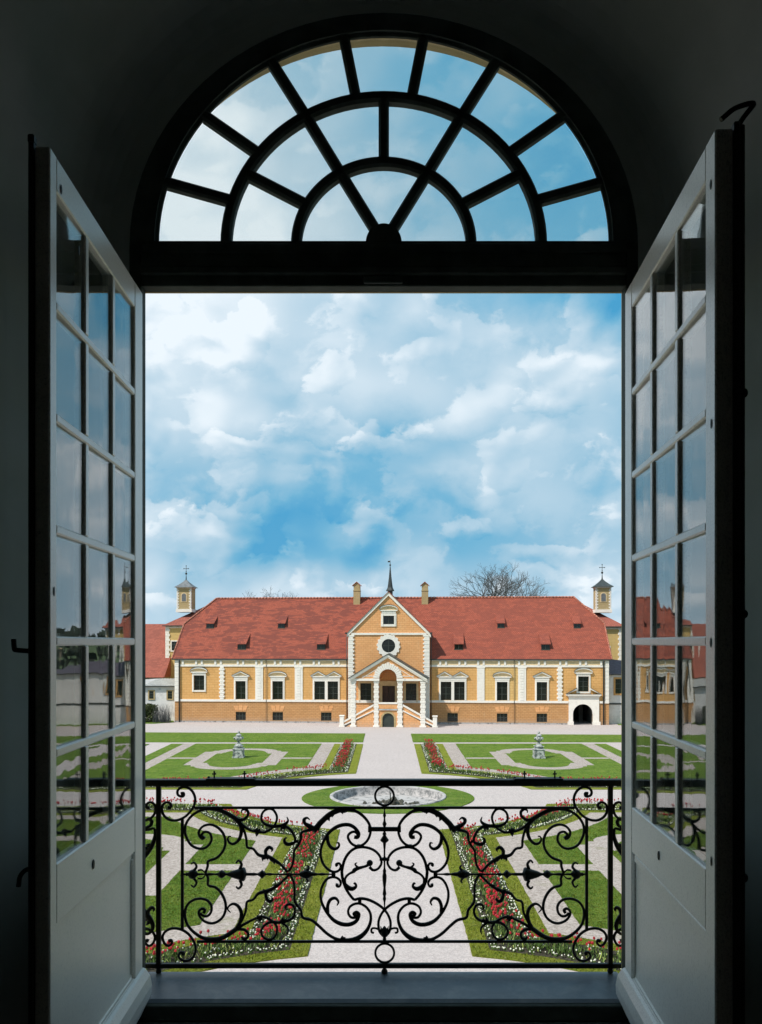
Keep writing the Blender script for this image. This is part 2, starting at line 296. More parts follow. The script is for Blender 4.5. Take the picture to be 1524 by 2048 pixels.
# ------------------------------------------------------------------ mesh helpers
class MB:
    def __init__(s): s.v = []; s.f = []; s.mi = []; s.sm = []; s.cur = 0; s.smooth = False
    def face(s, pts):
        b = len(s.v); s.v += [tuple(p) for p in pts]; s.f.append(tuple(range(b, b+len(pts)))); s.mi.append(s.cur); s.sm.append(s.smooth)
    def box(s, x0, x1, y0, y1, z0, z1):
        if x0 > x1: x0, x1 = x1, x0
        if y0 > y1: y0, y1 = y1, y0
        if z0 > z1: z0, z1 = z1, z0
        b = len(s.v)
        s.v += [(x, y, z) for z in (z0, z1) for y in (y0, y1) for x in (x0, x1)]
        for q in ((0, 2, 3, 1), (4, 5, 7, 6), (0, 1, 5, 4), (2, 6, 7, 3), (0, 4, 6, 2), (1, 3, 7, 5)):
            s.f.append(tuple(b+i for i in q)); s.mi.append(s.cur); s.sm.append(False)
        return s
    def bbox(s, x0, x1, y0, y1, z0, z1, c=.004):
        """box with chamfered edges (verticals and horizontals)"""
        if x0 > x1: x0, x1 = x1, x0
        if y0 > y1: y0, y1 = y1, y0
        if z0 > z1: z0, z1 = z1, z0
        c = min(c, (x1-x0)*.45, (y1-y0)*.45, (z1-z0)*.45)
        P = {}
        def vid(p):
            if p not in P: P[p] = len(s.v); s.v.append(p)
            return P[p]
        X, Y, Z = (x0, x1), (y0, y1), (z0, z1); sg = (1, -1)
        def corner(i, j, k, ax):
            p = [X[i]+sg[i]*c, Y[j]+sg[j]*c, Z[k]+sg[k]*c]; p[ax] = (X[i], Y[j], Z[k])[ax]; return vid(tuple(p))
        def add(q): s.f.append(tuple(q)); s.mi.append(s.cur); s.sm.append(False)
        for ax in range(3):
            for e in (0, 1):
                o = []
                for a, b_ in ((0, 0), (1, 0), (1, 1), (0, 1)):
                    ijk = [0, 0, 0]; ijk[ax] = e; oth = [q for q in range(3) if q != ax]; ijk[oth[0]] = a; ijk[oth[1]] = b_
                    o.append(corner(*ijk, ax))
                add(o)
        for ax in range(3):
            a1, a2 = [q for q in range(3) if q != ax]
            for e in (0, 1):
                for f_ in (0, 1):
                    i0 = [0, 0, 0]; i0[a1] = e; i0[a2] = f_; i1 = list(i0); i1[ax] = 1
                    add((corner(*i0, a1), corner(*i1, a1), corner(*i1, a2), corner(*i0, a2)))
        for i in (0, 1):
            for j in (0, 1):
                for k in (0, 1): add((corner(i, j, k, 0), corner(i, j, k, 1), corner(i, j, k, 2)))
        return s
    def plate(s, xs, lo, hi, y0, y1):
        """solid between two curves z=lo(x), z=hi(x), from depth y0 (front) to y1"""
        for a, b in zip(xs[:-1], xs[1:]):
            la, lb, ha, hb = lo(a), lo(b), hi(a), hi(b)
            if ha-la < 1e-5 and hb-lb < 1e-5: continue
            s.face([(a, y0, la), (b, y0, lb), (b, y0, hb), (a, y0, ha)])
            s.face([(b, y1, lb), (a, y1, la), (a, y1, ha), (b, y1, hb)])
            s.face([(a, y0, ha), (b, y0, hb), (b, y1, hb), (a, y1, ha)])
            s.face([(a, y1, la), (b, y1, lb), (b, y0, lb), (a, y0, la)])
        for x, sg in ((xs[0], 0), (xs[-1], 1)):
            if hi(x)-lo(x) > 1e-4: s.face([(x, y0, lo(x)), (x, y0, hi(x)), (x, y1, hi(x)), (x, y1, lo(x))])
        return s
    def prism(s, pts, y0, y1):
        """polygon in x,z extruded along y"""
        n = len(pts)
        s.face([(x, y0, z) for x, z in pts]); s.face([(x, y1, z) for x, z in reversed(pts)])
        for i in range(n):
            a, b = pts[i], pts[(i+1) % n]
            s.face([(a[0], y0, a[1]), (a[0], y1, a[1]), (b[0], y1, b[1]), (b[0], y0, b[1])])
        return s
    def slab(s, pts, z0, z1):
        n = len(pts)
        s.face([(x, y, z1) for x, y in pts])
        for i in range(n):
            a, b = pts[i], pts[(i+1) % n]
            s.face([(a[0], a[1], z0), (b[0], b[1], z0), (b[0], b[1], z1), (a[0], a[1], z1)])
        return s
    def tube(s, pts, rad, n=6, flat=1.0, cap=True):
        pts = [Vector(p) for p in pts]; m = len(pts)
        if not hasattr(rad, '__len__'): rad = [rad]*m
        b = len(s.v); up = None
        for i, p in enumerate(pts):
            t_ = (pts[min(i+1, m-1)]-pts[max(i-1, 0)])
            if t_.length < 1e-9: t_ = Vector((0, 0, 1))
            t_.normalize()
            if up is None:
                up = Vector((0, 1, 0)) if abs(t_.y) < .9 else Vector((1, 0, 0))
            u = (up - t_*up.dot(t_)).normalized(); w = t_.cross(u); up = u
            for k in range(n):
                a = 2*pi*k/n + pi/n
                s.v.append(tuple(p+u*(cos(a)*rad[i]*flat)+w*(sin(a)*rad[i])))
        for i in range(m-1):
            for k in range(n):
                k2 = (k+1) % n
                s.f.append((b+i*n+k, b+i*n+k2, b+(i+1)*n+k2, b+(i+1)*n+k)); s.mi.append(s.cur); s.sm.append(n > 4)
        if cap:
            s.f.append(tuple(b+k for k in reversed(range(n)))); s.mi.append(s.cur); s.sm.append(False)
            s.f.append(tuple(b+(m-1)*n+k for k in range(n))); s.mi.append(s.cur); s.sm.append(False)
        return s
    def lathe(s, prof, c=(0, 0, 0), n=16, axis='z', a0=0, cap=True):
        """prof: (radius, height)"""
        b = len(s.v); m = len(prof)
        for r, h in prof:
            for k in range(n):
                a = 2*pi*k/n+a0
                p = {'z': (r*cos(a), r*sin(a), h), 'x': (h, r*cos(a), r*sin(a))}[axis]
                s.v.append((p[0]+c[0], p[1]+c[1], p[2]+c[2]))
        for i in range(m-1):
            for k in range(n):
                k2 = (k+1) % n
                s.f.append((b+i*n+k, b+i*n+k2, b+(i+1)*n+k2, b+(i+1)*n+k)); s.mi.append(s.cur); s.sm.append(n > 8)
        if cap:
            s.f.append(tuple(b+k for k in reversed(range(n)))); s.mi.append(s.cur); s.sm.append(False)
            s.f.append(tuple(b+(m-1)*n+k for k in range(n))); s.mi.append(s.cur); s.sm.append(False)
        return s
    def ball(s, c, r, n=10):
        prof = [(max(1e-4, r*sin(pi*i/n)), -r*cos(pi*i/n)) for i in range(n+1)]
        return s.lathe(prof, c, n)
    def mesh(s, name, mats):
        me = bpy.data.meshes.new(name); me.from_pydata(s.v, [], s.f)
        for m_ in (mats if isinstance(mats, (list, tuple)) else [mats]): me.materials.append(M[m_])
        if any(s.mi): me.polygons.foreach_set('material_index', s.mi)
        me.polygons.foreach_set('use_smooth', s.sm); me.update(); return me
    def build(s, name, mats, parent=None, loc=(0, 0, 0)):
        o = bpy.data.objects.new(name, s.mesh(name, mats)); COL.objects.link(o); o.location = loc
        if parent: o.parent = parent
        return o
def empty(name, loc=(0, 0, 0), rz=0, parent=None):
    o = bpy.data.objects.new(name, None); COL.objects.link(o); o.location = loc; o.rotation_euler = (0, 0, rz)
    o.empty_display_size = .2
    if parent: o.parent = parent
    return o
def tag(o, label=None, cat=None, group=None, kind=None):
    if label: o['label'] = label
    if cat: o['category'] = cat
    if group: o['group'] = group
    if kind: o['kind'] = kind
    return o
def copy_tree(o, parent=None):
    c = o.copy(); COL.objects.link(c)
    if parent: c.parent = parent
    for ch in list(o.children): copy_tree(ch, c)
    return c
def smoothpath(P, seg=6):
    P = [Vector(p) for p in P]
    if len(P) < 3: return P
    out = []
    E_ = [P[0]*2-P[1]]+P+[P[-1]*2-P[-2]]
    for i in range(1, len(E_)-2):
        p0, p1, p2, p3 = E_[i-1:i+3]
        for k in range(seg):
            t_ = k/seg
            out.append(.5*((2*p1)+(p2-p0)*t_+(2*p0-5*p1+4*p2-p3)*t_*t_+(3*p1-p0-3*p2+p3)*t_**3))
    out.append(P[-1]); return out
SC.cycles.use_denoising = True; SC.cycles.denoiser = 'OPENIMAGEDENOISE'
SC.cycles.use_adaptive_sampling = True; SC.cycles.adaptive_threshold = .02
SC.cycles.sample_clamp_indirect = 6
# ------------------------------------------------------------------ the window we look out of
CX = -.0175                     # middle of the opening
ZS = EYE-1.472                  # top of the sill
ZT0, ZT1 = EYE+1.435, EYE+1.651 # transom
YW = 3.5                        # inner face of the window frame
def ell(n, rx, rz, a0=0, a1=pi):
    return [(rx*cos(a0+(a1-a0)*i/n), rz*sin(a0+(a1-a0)*i/n)) for i in range(n+1)]
def top_ell(rx, rz, zc): return lambda x: zc+rz*sqrt(max(0, 1-((x-CX)/rx)**2))
def xs_cos(rx, n=40): return [CX-rx*cos(pi*i/n) for i in range(n+1)]
room = tag(empty('room_shell', (0, 0, 0)), kind='structure')
# outer wall of the palace round the opening
mb = MB(); y0, y1 = 3.537, 3.73
XL, XR = -1.070, 1.024
mb.box(-9, XL, y0, y1, 0, 16); mb.box(XR, 9, y0, y1, 0, 16); mb.box(XL, XR, y0, y1, 0, ZS-.06)
zc = ZT1+.02
rx = (XR-XL)/2; cxo = (XR+XL)/2
xs = [cxo-rx*cos(pi*i/48) for i in range(49)]
arch = lambda x: zc+(EYE+1192/F*3.73-zc)*sqrt(max(0, 1-((x-cxo)/rx)**2))
mb.plate(xs, arch, lambda x: 16, y0, y1)
o = mb.build('wall', 'outer'); tag(o, kind='structure')
# splayed embrasure, arched above, opening towards the room
mb = MB(); mb.smooth = True
def ring(hw, rz, zb, y, zsp=ZT1-.02):
    pts = [(CX+hw, y, zb), (CX+hw, y, (zb+zsp)/2)]+[(CX+a, y, zsp+b) for a, b in ell(40, hw, rz)]+[(CX-hw, y, (zb+zsp)/2), (CX-hw, y, zb)]
    return pts
rings = [ring(1.047+a_, .962+a_*.85, EYE-1.7, YW-b_) for a_, b_ in ((0, 0), (.04, .004), (.08, .012), (.115, .03), (.145, .06), (.175, .11), (.205, .19), (.24, .32), (.28, .5), (.33, .8), (.40, 1.3))]
b = 0
for a, c in zip(rings[:-1], rings[1:]):
    for i in range(len(a)-1): mb.face([a[i], a[i+1], c[i+1], c[i]])
o = mb.build('embrasure', 'reveal'); tag(o, kind='structure')
# room behind the camera
YR = YW-1.3; hw, rz = 1.047+.40, .962+.34
mb = MB(); zf, zcg = EYE-1.7, EYE+3.6
mb.box(-4, CX-hw, YR-.02, YR, zf, zcg); mb.box(CX+hw, 4, YR-.02, YR, zf, zcg)
xs = [CX-hw*cos(pi*i/40) for i in range(41)]
mb.plate(xs, lambda x: ZT1-.02+rz*sqrt(max(0, 1-((x-CX)/hw)**2)), lambda x: zcg, YR-.02, YR)
mb.build('wall_inner', 'room', room)
MB().box(-4.1, -4, -5, YR, zf, zcg).box(4, 4.1, -5, YR, zf, zcg).box(-4.1, 4.1, -5.1, -5, zf, zcg).build('wall_side', 'room', room)
tag(MB().box(-4.1, 4.1, -5.1, YW+.05, zf-.1, zf).build('floor', 'floorwood'), kind='structure')
tag(MB().box(-4.1, 4.1, -5.1, YR, zcg, zcg+.1).build('ceiling', 'room'), kind='structure')
# fixed frame: jambs, transom, threshold
fr = tag(empty('window_frame', (CX, YW, ZS)), 'dark fixed frame and transom beam around the open casement doors', 'window frame')
def inframe(mb, name, m, **k):
    o = mb.build(name, m, fr, (-CX, -YW, -ZS)); return o
for s, xo in ((-1, -1.016), (1, .980)):
    mb = MB(); xe = -1.13 if s < 0 else 1.10
    mb.bbox(xo, xe, YW+.001, YW+.065, EYE-1.7, ZT1); inframe(mb, 'jamb', 'frame')
    mb = MB(); xi = (XL, XL+.006) if s < 0 else (XR-.006, XR)
mb = MB(); mb.bbox(-1.016, .980, YW, YW+.062, ZT0+.033, ZT1+.001)
mb.bbox(-1.016, .980, YW-.022, YW+.001, ZT0+.075, ZT0+.105); mb.bbox(-1.016, .980, YW-.012, YW+.001, ZT1-.05, ZT1-.012)
mb.bbox(-.1, .06, YW-.014, YW+.001, ZT0+.04, ZT0+.07)
inframe(mb, 'transom', 'frame')
inframe(MB().box(XL, XR, YW+.063, YW+.075, ZT0+.033, ZT0+.06), 'transom_lit_edge', 'tan')  # outer edge of the transom; the daylight on it is put into the tan colour
inframe(MB().bbox(-1.05, 1.02, YW-.03, YW+.02, ZS-.075, ZS-.012).bbox(-1.05, 1.02, YW-.05, YW-.031, ZS-.2, ZS-.075, .006), 'threshold', 'frame')
inframe(MB().bbox(-.11, .05, YW-.062, YW-.0505, ZS-.13, ZS-.075), 'lock_plate', 'iron')
# sill of bent sheet
mb = MB(); prof = [(YW-.005, -.01), (YW+.012, 0), (YW+.30, 0), (YW+.318, -.008), (YW+.318, -.05)]
xx = [-1.07+2.094*i/16 for i in range(17)]
for (ya, za), (yb, zb) in zip(prof[:-1], prof[1:]):
    for xa, xb in zip(xx[:-1], xx[1:]):
        mb.face([(xa, ya, ZS+za), (xb, ya, ZS+za), (xb, yb, ZS+zb), (xa, yb, ZS+zb)])
mb.box(-1.07, 1.024, YW+.02, YW+.31, ZS-.06, ZS-.012)
tag(mb.build('window_sill', 'sill'), 'blue-grey sheet metal sill under the iron railing', 'window sill')
# fanlight ------------------------------------------------
fz = ZT1                        # centre height
YF = YW+.012
k = YF/F
fan = tag(empty('fanlight', (CX, YF, fz)), 'dark arched fanlight with radiating glazing bars above the open doors', 'fanlight')
RX, RZ = 452*k, 417*k
def arcbar(rx, rz, w, d, name, a0=0, a1=pi, n=48):
    mb = MB(); e1 = ell(n, rx+w/2, rz+w/2, a0, a1); e2 = ell(n, rx-w/2, rz-w/2, a0, a1)
    m1 = ell(n, rx+w*.28, rz+w*.28, a0, a1); m2 = ell(n, rx-w*.28, rz-w*.28, a0, a1)
    q = [(e1, 0.012), (m1, 0), (m2, 0), (e2, .012), (e2, d), (e1, d)]
    for j in range(6):
        A_, ya = q[j]; B_, yb = q[(j+1) % 6]
        for i in range(n): mb.face([(A_[i][0], ya, A_[i][1]), (A_[i+1][0], ya, A_[i+1][1]), (B_[i+1][0], yb, B_[i+1][1]), (B_[i][0], yb, B_[i][1])])
    return mb.build(name, 'frame', fan)
A1 = (176*k, 166*k); A2 = (317*k, 297*k)
arcbar(A1[0], A1[1], 21*k, .045, 'arc_bar'); arcbar(A2[0], A2[1], 22*k, .045, 'arc_bar')
# outer ring board from glass edge to the embrasure
mb = MB(); n = 60; o1 = ell(n, RX, RZ); o2 = ell(n, RX+.012, RZ+.012); o3 = ell(n, 1.13, 1.05)
for A_, ya, B_, yb in ((o1, .022, o1, .010), (o1, .010, o2, 0), (o2, 0, o2, -.010), (o2, -.010, o3, -.010)):
    for i in range(n): mb.face([(A_[i][0], ya, A_[i][1]), (A_[i+1][0], ya, A_[i+1][1]), (B_[i+1][0], yb, B_[i+1][1]), (B_[i][0], yb, B_[i][1])])
for i in range(n): mb.face([(o3[i][0], .022, o3[i][1]), (o3[i+1][0], .022, o3[i+1][1]), (o1[i+1][0], .022, o1[i+1][1]), (o1[i][0], .022, o1[i][1])])
mb.box(-1.10, 1.10, -.011, .049, -.03, .003)
mb.build('arch_frame', 'frame', fan)
def spoke(deg, ra, rb):
    a = radians(deg); c, s_ = cos(a), sin(a)
    p0 = (ra[0]*c, ra[1]*s_); p1 = (rb[0]*c, rb[1]*s_)
    dx, dz = p1[0]-p0[0], p1[1]-p0[1]; L = sqrt(dx*dx+dz*dz); dx /= L; dz /= L
    w = 10.5*k; mb = MB()
    prof = [(-w, .012), (-w*.55, .0), (w*.55, .0), (w, .012), (w, .044), (-w, .044)]
    A_ = [(p0[0]-dz*t_, y, p0[1]+dx*t_) for t_, y in prof]; B_ = [(p1[0]-dz*t_, y, p1[1]+dx*t_) for t_, y in prof]
    for i in range(6): mb.face([A_[i], A_[(i+1) % 6], B_[(i+1) % 6], B_[i]])
    mb.face(A_); mb.face(B_[::-1]); mb.build('glazing_bar', 'frame', fan)
HB = (36*k, 38*k)
S1, S2, S3 = (60.5, 119.5), (29, 60.5, 90, 119.5, 151), (17.3, 38, 60.5, 80, 100, 119.5, 142, 162.7)
for a in S1: spoke(a, HB, A1)
for a in S2: spoke(a, A1, A2)
for a in S3: spoke(a, A2, (RX+.01, RZ+.01))
MB().prism(ell(20, HB[0], HB[1])+[], -.006, .046).build('hub', 'frame', fan)
def pane(a0, a1, r0, r1):
    n = max(3, int((a1-a0)/8)); e1 = ell(n, r1[0], r1[1], radians(a0), radians(a1)); e0 = ell(n, r0[0], r0[1], radians(a0), radians(a1))
    mb = MB()
    for i in range(n):
        q = [e0[i], e0[i+1], e1[i+1], e1[i]]
        mb.face([(x, .026, z) for x, z in q]); mb.face([(x, .029, z) for x, z in q[::-1]])
    for e, in ((e0,), (e1,)):
        for i in range(n): mb.face([(e[i][0], .026, e[i][1]), (e[i+1][0], .026, e[i+1][1]), (e[i+1][0], .029, e[i+1][1]), (e[i][0], .029, e[i][1])])
    mb.build('pane', 'glass', fan)
for S_, r0, r1 in ((S1, HB, A1), (S2, A1, A2), (S3, A2, (RX, RZ))):
    q = (0,)+S_+(180,)
    for a, b_ in zip(q[:-1], q[1:]): pane(a, b_, r0, r1)

# casement doors ------------------------------------------
def leaf(side, H, Fp, label, pm, th):
    dx, dy = Fp[0]-H[0], Fp[1]-H[1]; L = sqrt(dx*dx+dy*dy)
    r = tag(empty('casement_door', (H[0], H[1], ZS), atan2(dy, dx)), label, 'casement door', 'pair of glazed casement doors')
    s = side                                   # +1: the opening lies at local +y
    def bb(name, x0, x1, z0, z1, y0=0., y1=None, m=pm, c=.004, parent=r):
        y1 = th if y1 is None else y1
        return MB().bbox(x0, x1, -s*y0, -s*y1, z0-ZS, z1-ZS, c).build(name, m, parent)
    zt = EYE+1.438; gb, gt = EYE-.655, EYE+1.335
    hs = .115; fs = .055 if side > 0 else .085
    bb('hinge_stile', .0, hs, EYE-1.46, zt); bb('free_stile', L-fs, L, EYE-1.50, zt)
    bb('top_rail', hs+.0005, L-fs-.0005, gt, zt, .0007); bb('lock_rail', hs+.0005, L-fs-.0005, EYE-.835, gb, .0007)
    bb('bottom_rail', hs+.0005, L-fs-.0005, EYE-1.5, EYE-1.335, .0007)
    # rows and columns of panes
    W_ = (L-fs)-hs; mw = .036; nc = 3; pw = (W_-2*mw)/3
    rows = [EYE+z for z in (.998, .667, .336, .004, -.327)]; hwid = .028
    for z in rows: bb('glazing_bar', hs+.0005, L-fs-.0005, z-hwid/2, z+hwid/2, .0004, th-.004, pm, .005)
    zed = [gt]+[q for z in rows for q in (z+hwid/2, z-hwid/2)]+[gb]
    for c_ in (1, 2):
        x = hs+c_*pw+(c_-1)*mw
        for j in range(6):
            z1, z0 = zed[2*j], zed[2*j+1]
            mb = MB(); mb.bbox(x+.002, x+mw-.002, -s*.001, -s*(th-.005), z0-ZS+.0004, z1-ZS-.0004, .003)
            mb.build('glazing_bar', pm, r)
    for j in range(6):
        z1, z0 = zed[2*j], zed[2*j+1]
        for c_ in range(3):
            x = hs+c_*(pw+mw)
            mb = MB(); ty = R.uniform(-.0012, .0012); tz = R.uniform(-.0012, .0012)
            ya, yb = -s*.0095, -s*.0125
            P_ = [(x-.002, z0-ZS-.002), (x+pw+.002, z0-ZS-.002), (x+pw+.002, z1-ZS+.002), (x-.002, z1-ZS+.002)]
            yaw = -s*.0045
            of = [0, ty+yaw, ty+tz+yaw, tz]
            mb.face([(a, ya+q, b_) for (a, b_), q in zip(P_, of)]); mb.face([(a, yb+q, b_) for (a, b_), q in list(zip(P_, of))[::-1]])
            for i in range(4):
                i2 = (i+1) % 4; a, b_ = P_[i], P_[i2]
                mb.face([(a[0], ya+of[i], a[1]), (b_[0], ya+of[i2], b_[1]), (b_[0], yb+of[i2], b_[1]), (a[0], yb+of[i], a[1])])
            mb.build('pane', 'glass', r)
            # putty fillet on the near-side edge, in grey shade paint
    # bottom panel with a mould round it
    z0, z1 = EYE-1.335, EYE-.835
    MB().bbox(hs-.004, L-fs+.004, -s*.010, -s*.03, z0-ZS-.004, z1-ZS+.004, .001).build('panel', pm, r)
    for (a, b_, c_, d_) in ((hs+.001, hs+.014, z0, z1), (hs+.018, hs+.03, z0+.02, z1-.02)):
        MB().bbox(a, b_, -s*.002, -s*.012, c_-ZS+.001, d_-ZS-.001, .005).build('mould', pm, r)
    MB().bbox(hs+.031, L-fs-.001, -s*.003, -s*.012, z0-ZS+.001, z0-ZS+.016, .006).build('mould', pm, r)
    if side < 0: MB().bbox(hs+.031, L-fs-.001, -s*.004, -s*.013, z1-ZS-.032, z1-ZS-.001, .008).build('mould', pm, r)
    # weatherboard, a swelling drip at the foot that leans into the opening
    mb = MB(); prof = [(.0, -.012), (.012, -.018), (.03, -.045), (.038, -.085), (.036, -.12), (0, -.2)]
    zw = EYE-1.325-ZS; x0, x1 = .001, L-.004
    pf = [(s*y+s*.001, z+zw) for y, z in prof]
    for (ya, za), (yb, zb) in zip(pf[:-1], pf[1:]): mb.face([(x0, ya, za), (x1, ya, za), (x1, yb, zb), (x0, yb, zb)])
    mb.face([(x0, y, z) for y, z in pf]); mb.face([(x1, y, z) for y, z in pf][::-1])
    mb.face([(x0, 0, zw-.012), (x1, 0, zw-.012), (x1, 0, zw-.2), (x0, 0, zw-.2)])
    mb.build('weatherboard', pm, r)
    # keyhole and screws
    mb = MB(); xk = L*(.62 if side > 0 else .47); zk = EYE-.745-ZS
    mb.lathe([(.011, 0), (.012, .002), (.009, .004)], (0, 0, 0), 10); 
    mb.v = [(xk+a*.8, s*(c_-.0002), zk+b_*1.4) for a, b_, c_ in mb.v]; mb.build('escutcheon', 'pipe', r)
    for zz, xx_ in ((1.30, L-.035), (.62, L-.03), (.0, L-.035), (-.62, L-.03)) if side < 0 else ((1.36, L-.09), (1.25, L-.25), (.15, L-.03)):
        mb = MB(); mb.lathe([(.006, 0), (.0075, .0015), (.002, .003)], (0, 0, 0), 8)
        mb.v = [(xx_+a, s*c_, EYE+zz-ZS+b_*2) for a, b_, c_ in mb.v]; mb.build('screw', 'pipe', r)
    return r, L
lf, LL = leaf(1, (-1.0105, YW), (-.979, 2.462), 'left hand glazed casement door of white paint with smooth bottom panel', 'paint', .044)
rt, LR = leaf(-1, (.976, YW), (.915, 2.378), 'right hand glazed casement door with cracked white paint and hooked bolt', 'paint_cracked', .05)
# bolts on the meeting edges
mb = MB()
mb.bbox(LL-.018, LL+.004, -.046, -.062, .02, EYE+1.45-ZS, .003)
mb.build('cover_strip', 'iron', lf)
def rod(name, root, s, L, zs, ht):
    mb = MB(); y = s*-.078
    mb.tube([(L-.012, y, .05), (L-.012, y, ht)], .008, 8)
    for z in zs: mb.ball((L-.012, y*1.04, z-ZS), .014, 8)
    mb.build(name, 'iron', root)
rod('bolt_rod', rt, -1, LR, (EYE+.70, EYE+.08, EYE-.66), EYE+1.45-ZS)
MB().bbox(LR-.022, LR+.006, .051, .068, .02, EYE+1.455-ZS, .003).build('cover_strip', 'iron', rt)
def hook(root, pts, r_, name='hook'): MB().tube(smoothpath(pts, 6), r_, 8).build(name, 'iron', root)
zz = EYE-ZS
hook(rt, [(LR-.02, .062, zz+1.44), (LR-.01, .08, zz+1.47), (LR, .097, zz+1.49), (LR, .105, zz+1.503), (LR+.005, .085, zz+1.50), (LR, .05, zz+1.49), (LR, .016, zz+1.462)], .0075)
hook(lf, [(LL-.01, -.06, zz-.025), (LL-.01, -.10, zz-.022), (LL-.01, -.106, zz-.015), (LL-.01, -.108, zz+.01)], .0075)
hook(lf, [(LL-.05, -.055, zz-.675), (LL-.05, -.085, zz-.67), (LL-.05, -.105, zz-.69), (LL-.05, -.11, zz-.72)], .007, 'handle')
MB().bbox(LL-.03, LL, -.047, -.066, zz+1.45, zz+1.475, .004).build('latch', 'iron', lf)

# iron railing ---------------------------------------------
YRL = 3.785; kr = YRL/F
ral = tag(empty('balcony_railing', (-.0156, YRL, ZS)), 'black wrought iron railing of scrolls and leaves standing on the sill', 'railing')
def RP(u, v): return ((u-769)*kr, 0., (EYE-ZS)-(v-1285)*kr)
TG = {'A': (280, 1550, .164, .164), 'B': (520, 1550, .164, .164), 'C': (280, 1740, .164, .164), 'D': (520, 1740, .1772, .1772)}
def rod_uv(name, segs, rad, mirror=True, closed=False, off=0.):
    """segs: list of (tag, [(x,y)...]) measured on enlarged crops; rad: list of radii (in px) spread over the length"""
    P = []
    for tg, pts in segs:
        ou, ov, sx, sy = TG[tg]
        P += [Vector(RP(ou+x*sx, ov+y*sy)) for x, y in pts]
    if closed: P.append(P[0])
    P = smoothpath(P, 4)
    n = len(P); rr = []
    for i in range(n):
        f_ = i/(n-1)*(len(rad)-1); j = min(int(f_), len(rad)-2); f_ -= j
        rr.append((rad[j]*(1-f_)+rad[j+1]*f_)*kr*1.10)
    P = [p+Vector((0, off, 0)) for p in P]
    o = MB().tube(P, rr, 8).build(name, 'iron', ral)
    if mirror:
        c = o.copy(); COL.objects.link(c); c.parent = ral; c.scale = (-1, 1, 1)
    return o
U = [2.4, 2.4]; T1 = [1.0, 2.0, 2.5, 2.5, 2.5, 2.5, 2.4, 3.2]; TT = [3.4, 2.3, 2.5, 2.5, 2.5, 2.5, 2.3, 3.4]
corner = [('A', [(500, 228), (530, 225), (530, 255), (500, 262), (462, 240), (460, 190), (505, 152), (570, 150), (635, 195), (672, 280), (660, 370), (610, 450), (540, 515), (450, 552), (360, 545), (290, 490), (268, 410), (290, 350), (340, 332), (378, 362), (368, 400), (340, 395)])]
rod_uv('corner_scroll', corner, TT)
lcorner = [('C', [(350, 868), (378, 858), (390, 890), (350, 925), (300, 895), (275, 820), (310, 750), (395, 712), (500, 725), (590, 780), (655, 870), (680, 960), (655, 1050), (600, 1100), (530, 1105), (475, 1065), (485, 1010), (530, 1008), (522, 1035)])]
rod_uv('corner_scroll', lcorner, TT)
up_i = [('A', [(1190, 548), (1080, 480), (970, 432), (850, 412), (740, 432), (650, 482), (580, 560), (550, 645), (560, 740), (620, 850), (720, 898), (810, 880), (870, 800), (855, 715), (790, 692), (750, 735), (775, 765)])]
rod_uv('large_scroll', up_i, [4.6, 3.8, 2.8, 2.5, 2.5, 2.5, 2.5, 2.3, 3.2])
up_ii = [('A', [(790, 752), (760, 775), (722, 735), (722, 680), (775, 622), (865, 605), (955, 645), (1020, 725), (1042, 830), (1010, 930), (935, 1010), (832, 1052), (826, 1110), (800, 1190)])]
rod_uv('large_scroll', up_ii, [3.2, 2.6, 2.3, 2.5, 2.6, 2.7, 2.6, 2.4])
lo_ii = [('C', [(800, 30), (830, 100), (832, 185), (920, 212), (990, 280), (1037, 380), (1045, 480), (1010, 572), (940, 632), (860, 650), (775, 618), (722, 555), (720, 500), (760, 470), (792, 492), (775, 522)])]
rod_uv('large_scroll', lo_ii, [2.4, 2.5, 2.7, 2.6, 2.5, 2.3, 2.6, 3.2])
lo_i = [('C', [(1200, 700), (1080, 785), (980, 832), (860, 842), (750, 820), (650, 752), (580, 670), (552, 580), (552, 490), (590, 410), (660, 362), (745, 350), (820, 372), (870, 435), (865, 515), (820, 562), (765, 555), (735, 522)])]
rod_uv('large_scroll', lo_i, [4.6, 3.8, 2.8, 2.5, 2.5, 2.5, 2.5, 2.2])
rod_uv('side_scroll', [('C', [(1180, 708), (1225, 620), (1235, 520), (1200, 445), (1140, 412), (1088, 438), (1070, 480), (1105, 520)])], [3.8, 3.6, 3.4, 2.8, 2.2, 1.6, 1.0])
rod_uv('side_scroll', [('A', [(1170, 540), (1222, 610), (1235, 700), (1208, 785), (1150, 838), (1098, 830), (1070, 785), (1085, 750), (1112, 748)])], [3.8, 3.6, 3.4, 2.8, 2.2, 1.6, 1.0])
rod_uv('leafy_bar', [('C', [(1190, 705), (1250, 600), (1290, 500), (1305, 390), (1380, 360), (1440, 290), (1510, 266)]), ('D', [(60, 245), (180, 190), (260, 120), (332, 50)])], [2.2, 2.4, 2.4, 2.4, 3.4, 3.6, 2.6, 2.3])
rod_uv('leafy_bar', [('A', [(1215, 580), (1270, 680), (1298, 790), (1308, 880), (1380, 900), (1440, 970), (1510, 992)]), ('B', [(70, 985), (150, 1020), (250, 1090), (335, 1185)])], [2.2, 2.4, 2.4, 2.4, 3.4, 4.0, 2.8, 2.3])
for tg, q in (('B', [(75, 985), (70, 925), (110, 882), (150, 905), (140, 935)]), ('D', [(60, 245), (75, 320), (105, 355), (140, 335), (135, 308)])):
    rod_uv('curl', [(tg, q)], [2.8, 3.6, 3.4, 2.6, 1.0])
